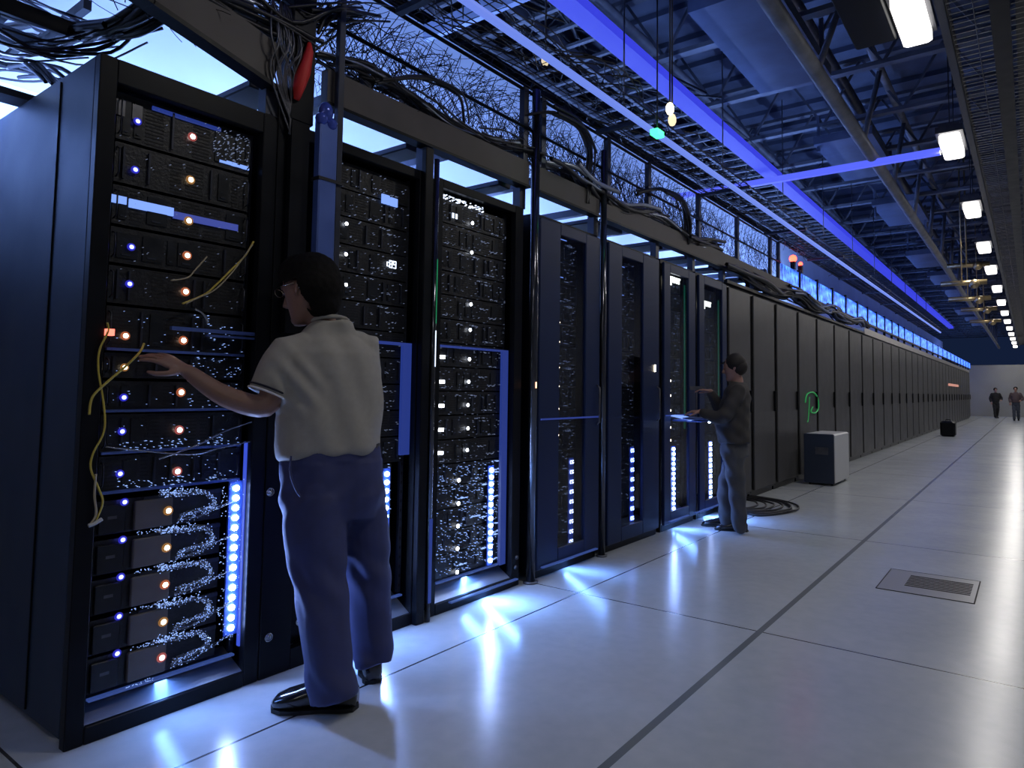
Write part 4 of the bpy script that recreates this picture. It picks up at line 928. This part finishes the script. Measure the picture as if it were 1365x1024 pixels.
        d -= .010 * np.exp(-((z - (1.18 + .9 * (s_ + .18))) ** 2) / .0006) * (s_ < -.02) * (z < 1.3) * lo
        return d
    sh = b.build('polo_shirt', shirt_m, o); bake(sh, .0085, 5, fold)
    b = MB(); col = smooth_path([P(448, 428, .09), P(460, 424, .05), P(446, 432, -.04), P(420, 437, -.06)], 4)
    ringn = [P(440, 431, .02) + Sv * (.074 * math.cos(a)) + T * (.066 * math.sin(a)) + UP * (.004 - .02 * math.sin(a)) for a in [2 * math.pi * k / 24 for k in range(24)]]
    b.tube(ringn, .009, 8, closed=True); b.build('collar', shirt_m, sh)
    # dark and pale trim lines on the sleeve
    e1 = slv.orthogonal().normalized(); e2 = slv.cross(e1)
    for k, (off, mt, nm) in enumerate([(-.020, mat('trim_navy', (.01, .012, .03), .8), 'navy sleeve trim'), (-.004, mat('trim_white', (.75, .75, .78), .8), 'pale sleeve edge')]):
        q = MB().tube([sl + slv * off + (e1 * math.cos(a) + e2 * math.sin(a)) * .0815 for a in [2 * math.pi * j / 28 for j in range(28)]], .0045, 6, closed=True).build('sleeve_trim', mt, sh); q['label'] = nm
    # trousers
    hips = P(443, 612, 0); b = MB()
    lk = P(427, 765, -.10); la = P(446, 934, -.19); rk = P(490, 755, .11); ra = P(498, 888, .06)
    b.loft([ering(P(442, 588), .200, .132, Sv, T, 24, .9), ering(P(443, 605), .204, .136, Sv, T, 24, .9), ering(P(443, 630), .207, .145, Sv, T, 24, .9), ering(P(443, 660), .208, .15, Sv, T, 24, .9), ering(P(443, 690), .190, .135, Sv, T, 24, .95)])
    lt = P(422, 665, -.07); rt_ = P(474, 662, .09)
    limb(b, [lt, P(423, 715, -.09), lk, P(435, 850, -.15), la], [.128, .122, .110, .098, .090], 20, end=False)
    limb(b, [rt_, P(484, 712, .10), rk, P(494, 830, .10), ra], [.118, .108, .096, .084, .076], 20, end=False)
    def tf(co):
        z = co[:, 2]; x = co @ np.array(RIGHT)
        d = .006 * np.sin(x * 40 + z * 9 + 2 * np.sin(z * 5)) * (z < .95); kn = np.exp(-((z - .48) ** 2) / .01); d += .006 * kn * np.sin(z * 45 + x * 55)
        cu = np.exp(-((z - .12) ** 2) / .006); d += .006 * cu * np.sin(z * 50 + x * 45); d += .006 * np.exp(-((z - .82) ** 2) / .008) * np.sin(z * 40 - x * 55); return d
    tr_ = b.build('trousers', trouser_m, o)
    bake(tr_, .009, 5, tf)
    b = MB(); cyl = [ering(P(442, 592 + k * 10), .203, .135, Sv, T, 28, .9) for k in (0, 1)]; b.loft(cyl); b.build('belt', mat('belt_dark', (.01, .01, .012), .4), o)
    # pocket slit
    b = MB().tube(smooth_path([P(388, 608, -.21), P(387, 630, -.22), P(394, 652, -.225), P(401, 662, -.22)], 4), .004, 6); b.build('pocket_edge', trouser_m, tr_)
    lf = atZ(420, 957); toe = atZ(364, 945); heel = atZ(474, 944)
    shoe('shoe', toe, heel, shoe_m, o, s=1.32); shoe('shoe', atZ(487, 898) + AWAY * .05, atZ(497, 912), shoe_m, o, s=1.08)
    bb = la
near_man()

# ---- the man in dark clothes
def simple_man(base, j, mats, label, s, hd, F, hands=True, vox=.012, laptop=False):
    """j: joints as world vectors"""
    T = j['T']; Sv = j['S']; b = MB(); head(b, j['head'], F, UP, s)
    limb(b, [j['head'] + UP * -.07, j['neck'], j['chest']], [.05 * s, .055 * s, .07 * s])
    b.loft([ering(j['chest'], .15 * s, .09 * s, Sv, T), ering(j['belly'], .15 * s, .11 * s, Sv, T), ering(j['hip'], .14 * s, .1 * s, Sv, T)])
    for q in 'lr':
        limb(b, [j[q + 'sh'], j[q + 'el'], j[q + 'wr']], [.045 * s, .04 * s, .027 * s]); 
        if hands: hand(b, j[q + 'wr'], j[q + 'hd'], UP, s, .5, .1, thumb=-1 if q == 'l' else 1)
    o = b.build('person', mats[0]); tag(o, label, 'person'); bake(o, .007 if hands else .012, 3)
    b = MB(); hc = j['head']; Fv = Vector(F).normalized(); b.sphere(hc + UP * .04 * s - Fv * .012 * s, .098 * s, 16); b.sphere(hc - Fv * .04 * s + UP * .0, .085 * s, 16)
    b.build('hair' if hd == 'hair' else 'cap', mats[3], o)
    if hd == 'cap': MB().add([hc + UP * .06 * s + Fv * .08 * s + Sv * .06, hc + UP * .06 * s + Fv * .08 * s - Sv * .06, hc + UP * .05 * s + Fv * .13 * s - Sv * .04, hc + UP * .05 * s + Fv * .13 * s + Sv * .04, hc + UP * .068 * s + Fv * .08 * s + Sv * .06, hc + UP * .068 * s + Fv * .08 * s - Sv * .06, hc + UP * .056 * s + Fv * .13 * s - Sv * .04, hc + UP * .056 * s + Fv * .13 * s + Sv * .04], [(3, 2, 1, 0), (4, 5, 6, 7), (0, 1, 5, 4), (1, 2, 6, 5), (2, 3, 7, 6), (3, 0, 4, 7)]).build('cap_brim', mats[3], o)
    b = MB(); c0, c1, c2 = j['chest'], j['belly'], j['hip']
    b.loft([ering(j['neck'] + UP * -.01, .075 * s, .07 * s, Sv, T), ering(j['neck'] - UP * .05 * s, .14 * s, .1 * s, Sv, T), ering(c0, .205 * s, .13 * s, Sv, T), ering((c0 + c1) / 2, .2 * s, .145 * s, Sv, T), ering(c1, .195 * s, .16 * s, Sv, T), ering(c2 - UP * .02, .19 * s, .15 * s, Sv, T)])
    for q in 'lr': limb(b, [j[q + 'sh'], j[q + 'el'], j[q + 'wr'] + (j[q + 'el'] - j[q + 'wr']) * .15], [.075 * s, .066 * s, .046 * s])
    x = b.build('jacket', mats[1], o); bake(x, vox, 4, lambda co: .006 * np.sin(co[:, 2] * 45 + co[:, 0] * 30) * np.sin(co[:, 1] * 25))
    b = MB(); b.loft([ering(c2 - UP * .0, .165 * s, .115 * s, Sv, T), ering(c2 - UP * .05, .178 * s, .13 * s, Sv, T), ering(c2 - UP * .14 * s, .175 * s, .13 * s, Sv, T)])
    for q in 'lr': limb(b, [c2 + (Sv * (.09 if q == 'r' else -.09)) * s - UP * .14, j[q + 'kn'], j[q + 'an']], [.1 * s, .082 * s, .068 * s])
    x = b.build('trousers', mats[2], o); bake(x, vox, 4, lambda co: .005 * np.sin(co[:, 2] * 38 + co[:, 0] * 40))
    for q in 'lr': shoe('shoe', j[q + 'toe'], j[q + 'heel'], shoe_m, o, s=s)
    return o
B2 = 6.087; P2 = lambda x, y, d=0: Pm(x, y, d, B2)
LEFT = -RIGHT
T2 = (LEFT * .92 + AWAY * .38).normalized(); S2 = T2.cross(UP) * 1
# S2 points to his right hand side (away from the camera)
S2 = Vector((-T2.y, T2.x, 0)); S2 = S2 if S2.dot(AWAY) > 0 else -S2
j = dict(T=T2, S=S2, head=P2(979, 490), neck=P2(983, 508), chest=P2(982, 528), belly=P2(976, 562), hip=P2(979, 588))
j['rsh'] = P2(982, 520, .15); j['lsh'] = P2(984, 522, -.15); j['lel'] = P2(964, 556, -.2); j['lwr'] = P2(934, 549, -.10); j['lhd'] = LEFT + AWAY * .3
j['rel'] = P2(962, 545, .14); j['rwr'] = P2(947, 522, .12); j['rhd'] = LEFT + UP * .2
j['rkn'] = P2(968, 648, .10); j['ran'] = P2(969, 696, .10); j['lkn'] = P2(982, 650, -.08); j['lan'] = P2(986, 702, -.08)
g = atZ(985, 712); j['lheel'] = atZ(996, 709); j['ltoe'] = j['lheel'] + (LEFT * .27 + AWAY * .08); j['rheel'] = atZ(976, 703); j['rtoe'] = j['rheel'] + LEFT * .27 + AWAY * .06
simple_man(B2, j, [skin2, mat('charcoal_jacket', (.045, .042, .042), .8, noise=.1), mat('grey_jeans', (.075, .078, .09), .8, noise=.15, nscale=20), mat('cap_black', (.015, .012, .012), .7)], 'man in dark shirt and grey trousers working at a lit rack', .96, 'cap', T2 + UP * -.15)
# his laptop on a pull-out tray, lamp under it, and the tool he holds
lp = P2(934, 558, .02)
t = empty('laptop', lp); tag(t, 'open laptop lit blue under the dark-clothed man\'s hand', 'laptop')
def obox(b, c, u, v, w_, a, bb, cc, mi=0):
    c = Vector(c); vs = [c + u * (i * a) + v * (k * bb) + w_ * (l * cc) for i in (-1, 1) for k in (-1, 1) for l in (-1, 1)]
    b.add(vs, [(0, 1, 3, 2), (4, 6, 7, 5), (0, 4, 5, 1), (2, 3, 7, 6), (0, 2, 6, 4), (1, 5, 7, 3)], mi); return b
obox(MB(), (0, 0, 0), T2, S2, UP, .13, .16, .008).build('keyboard_base', bluelit, t)
obox(MB(), T2 * .15 + UP * .005, (T2 * .9 + UP * .2).normalized(), S2, (UP * .9 - T2 * .2).normalized(), .09, .16, .004).build('lid', e_panelb, t)
t = empty('pull_out_tray', (0, 6.0, 1.03)); tag(t, 'narrow blue pull-out tray at the dark-clothed man\'s rack', 'tray')
MB().bbox(.055, .34, -.40, .12, -.045, -.03, .004).build('tray', bluelit, t); MB().sphere((.30, -.12, -.05), .013, 10).build('lamp', e_white, t)
wr = j['rwr']; o = obox(MB(), wr + LEFT * .12 + UP * .03, LEFT, AWAY, UP, .07, .02, .018).build('hand_tool', steel); MB_ = o; tag(o, 'small metal tool held up by the dark-clothed man', 'tool')

# ---- two distant people
def walker(foot, ht, face, cols, label, stride=.16, hold=None):
    f = Vector(foot); s = ht / 1.75; T = Vector(face).normalized(); Sv = Vector((-T.y, T.x, 0)); U = UP
    A = lambda z, t_=0, q=0: f + U * (z * s) + T * t_ * s + Sv * q * s
    j = dict(T=T, S=Sv, head=A(1.63), neck=A(1.49), chest=A(1.34), belly=A(1.13), hip=A(.96), lsh=A(1.39, 0, -.19), rsh=A(1.39, 0, .19), lel=A(1.13, -.06, -.27), rel=A(1.13, .02, .30), lwr=A(.92, .08, -.25), rwr=A(1.05, .22, .2), lhd=T * .3 - U, rhd=T - U * .2, lkn=A(.52, .1, -.09), lan=A(.10, stride, -.09), rkn=A(.52, .02, .09), ran=A(.12, -stride, .09))
    j['lheel'] = A(0, stride - .06, -.09); j['ltoe'] = A(0, stride + .2, -.09); j['rheel'] = A(0, -stride - .06, .09); j['rtoe'] = A(0, -stride + .2, .09)
    return simple_man(0, j, cols, label, s, 'hair', T, True, .02)
dk = mat('black_cloth', (.015, .015, .018), .8)
walker(atZ(1328, 557.5), 1.66, (.3, -1, 0), [skin2, dk, dk, hair_m], 'distant person in black walking near the end wall')
walker(atZ(1355, 561), 1.68, (0, -1, 0), [skin2, mat('dull_red_grey_cloth', (.10, .07, .075), .8), mat('blue_grey_cloth', (.05, .06, .085), .8), hair_m], 'distant person in greyish red top right of the one in black')
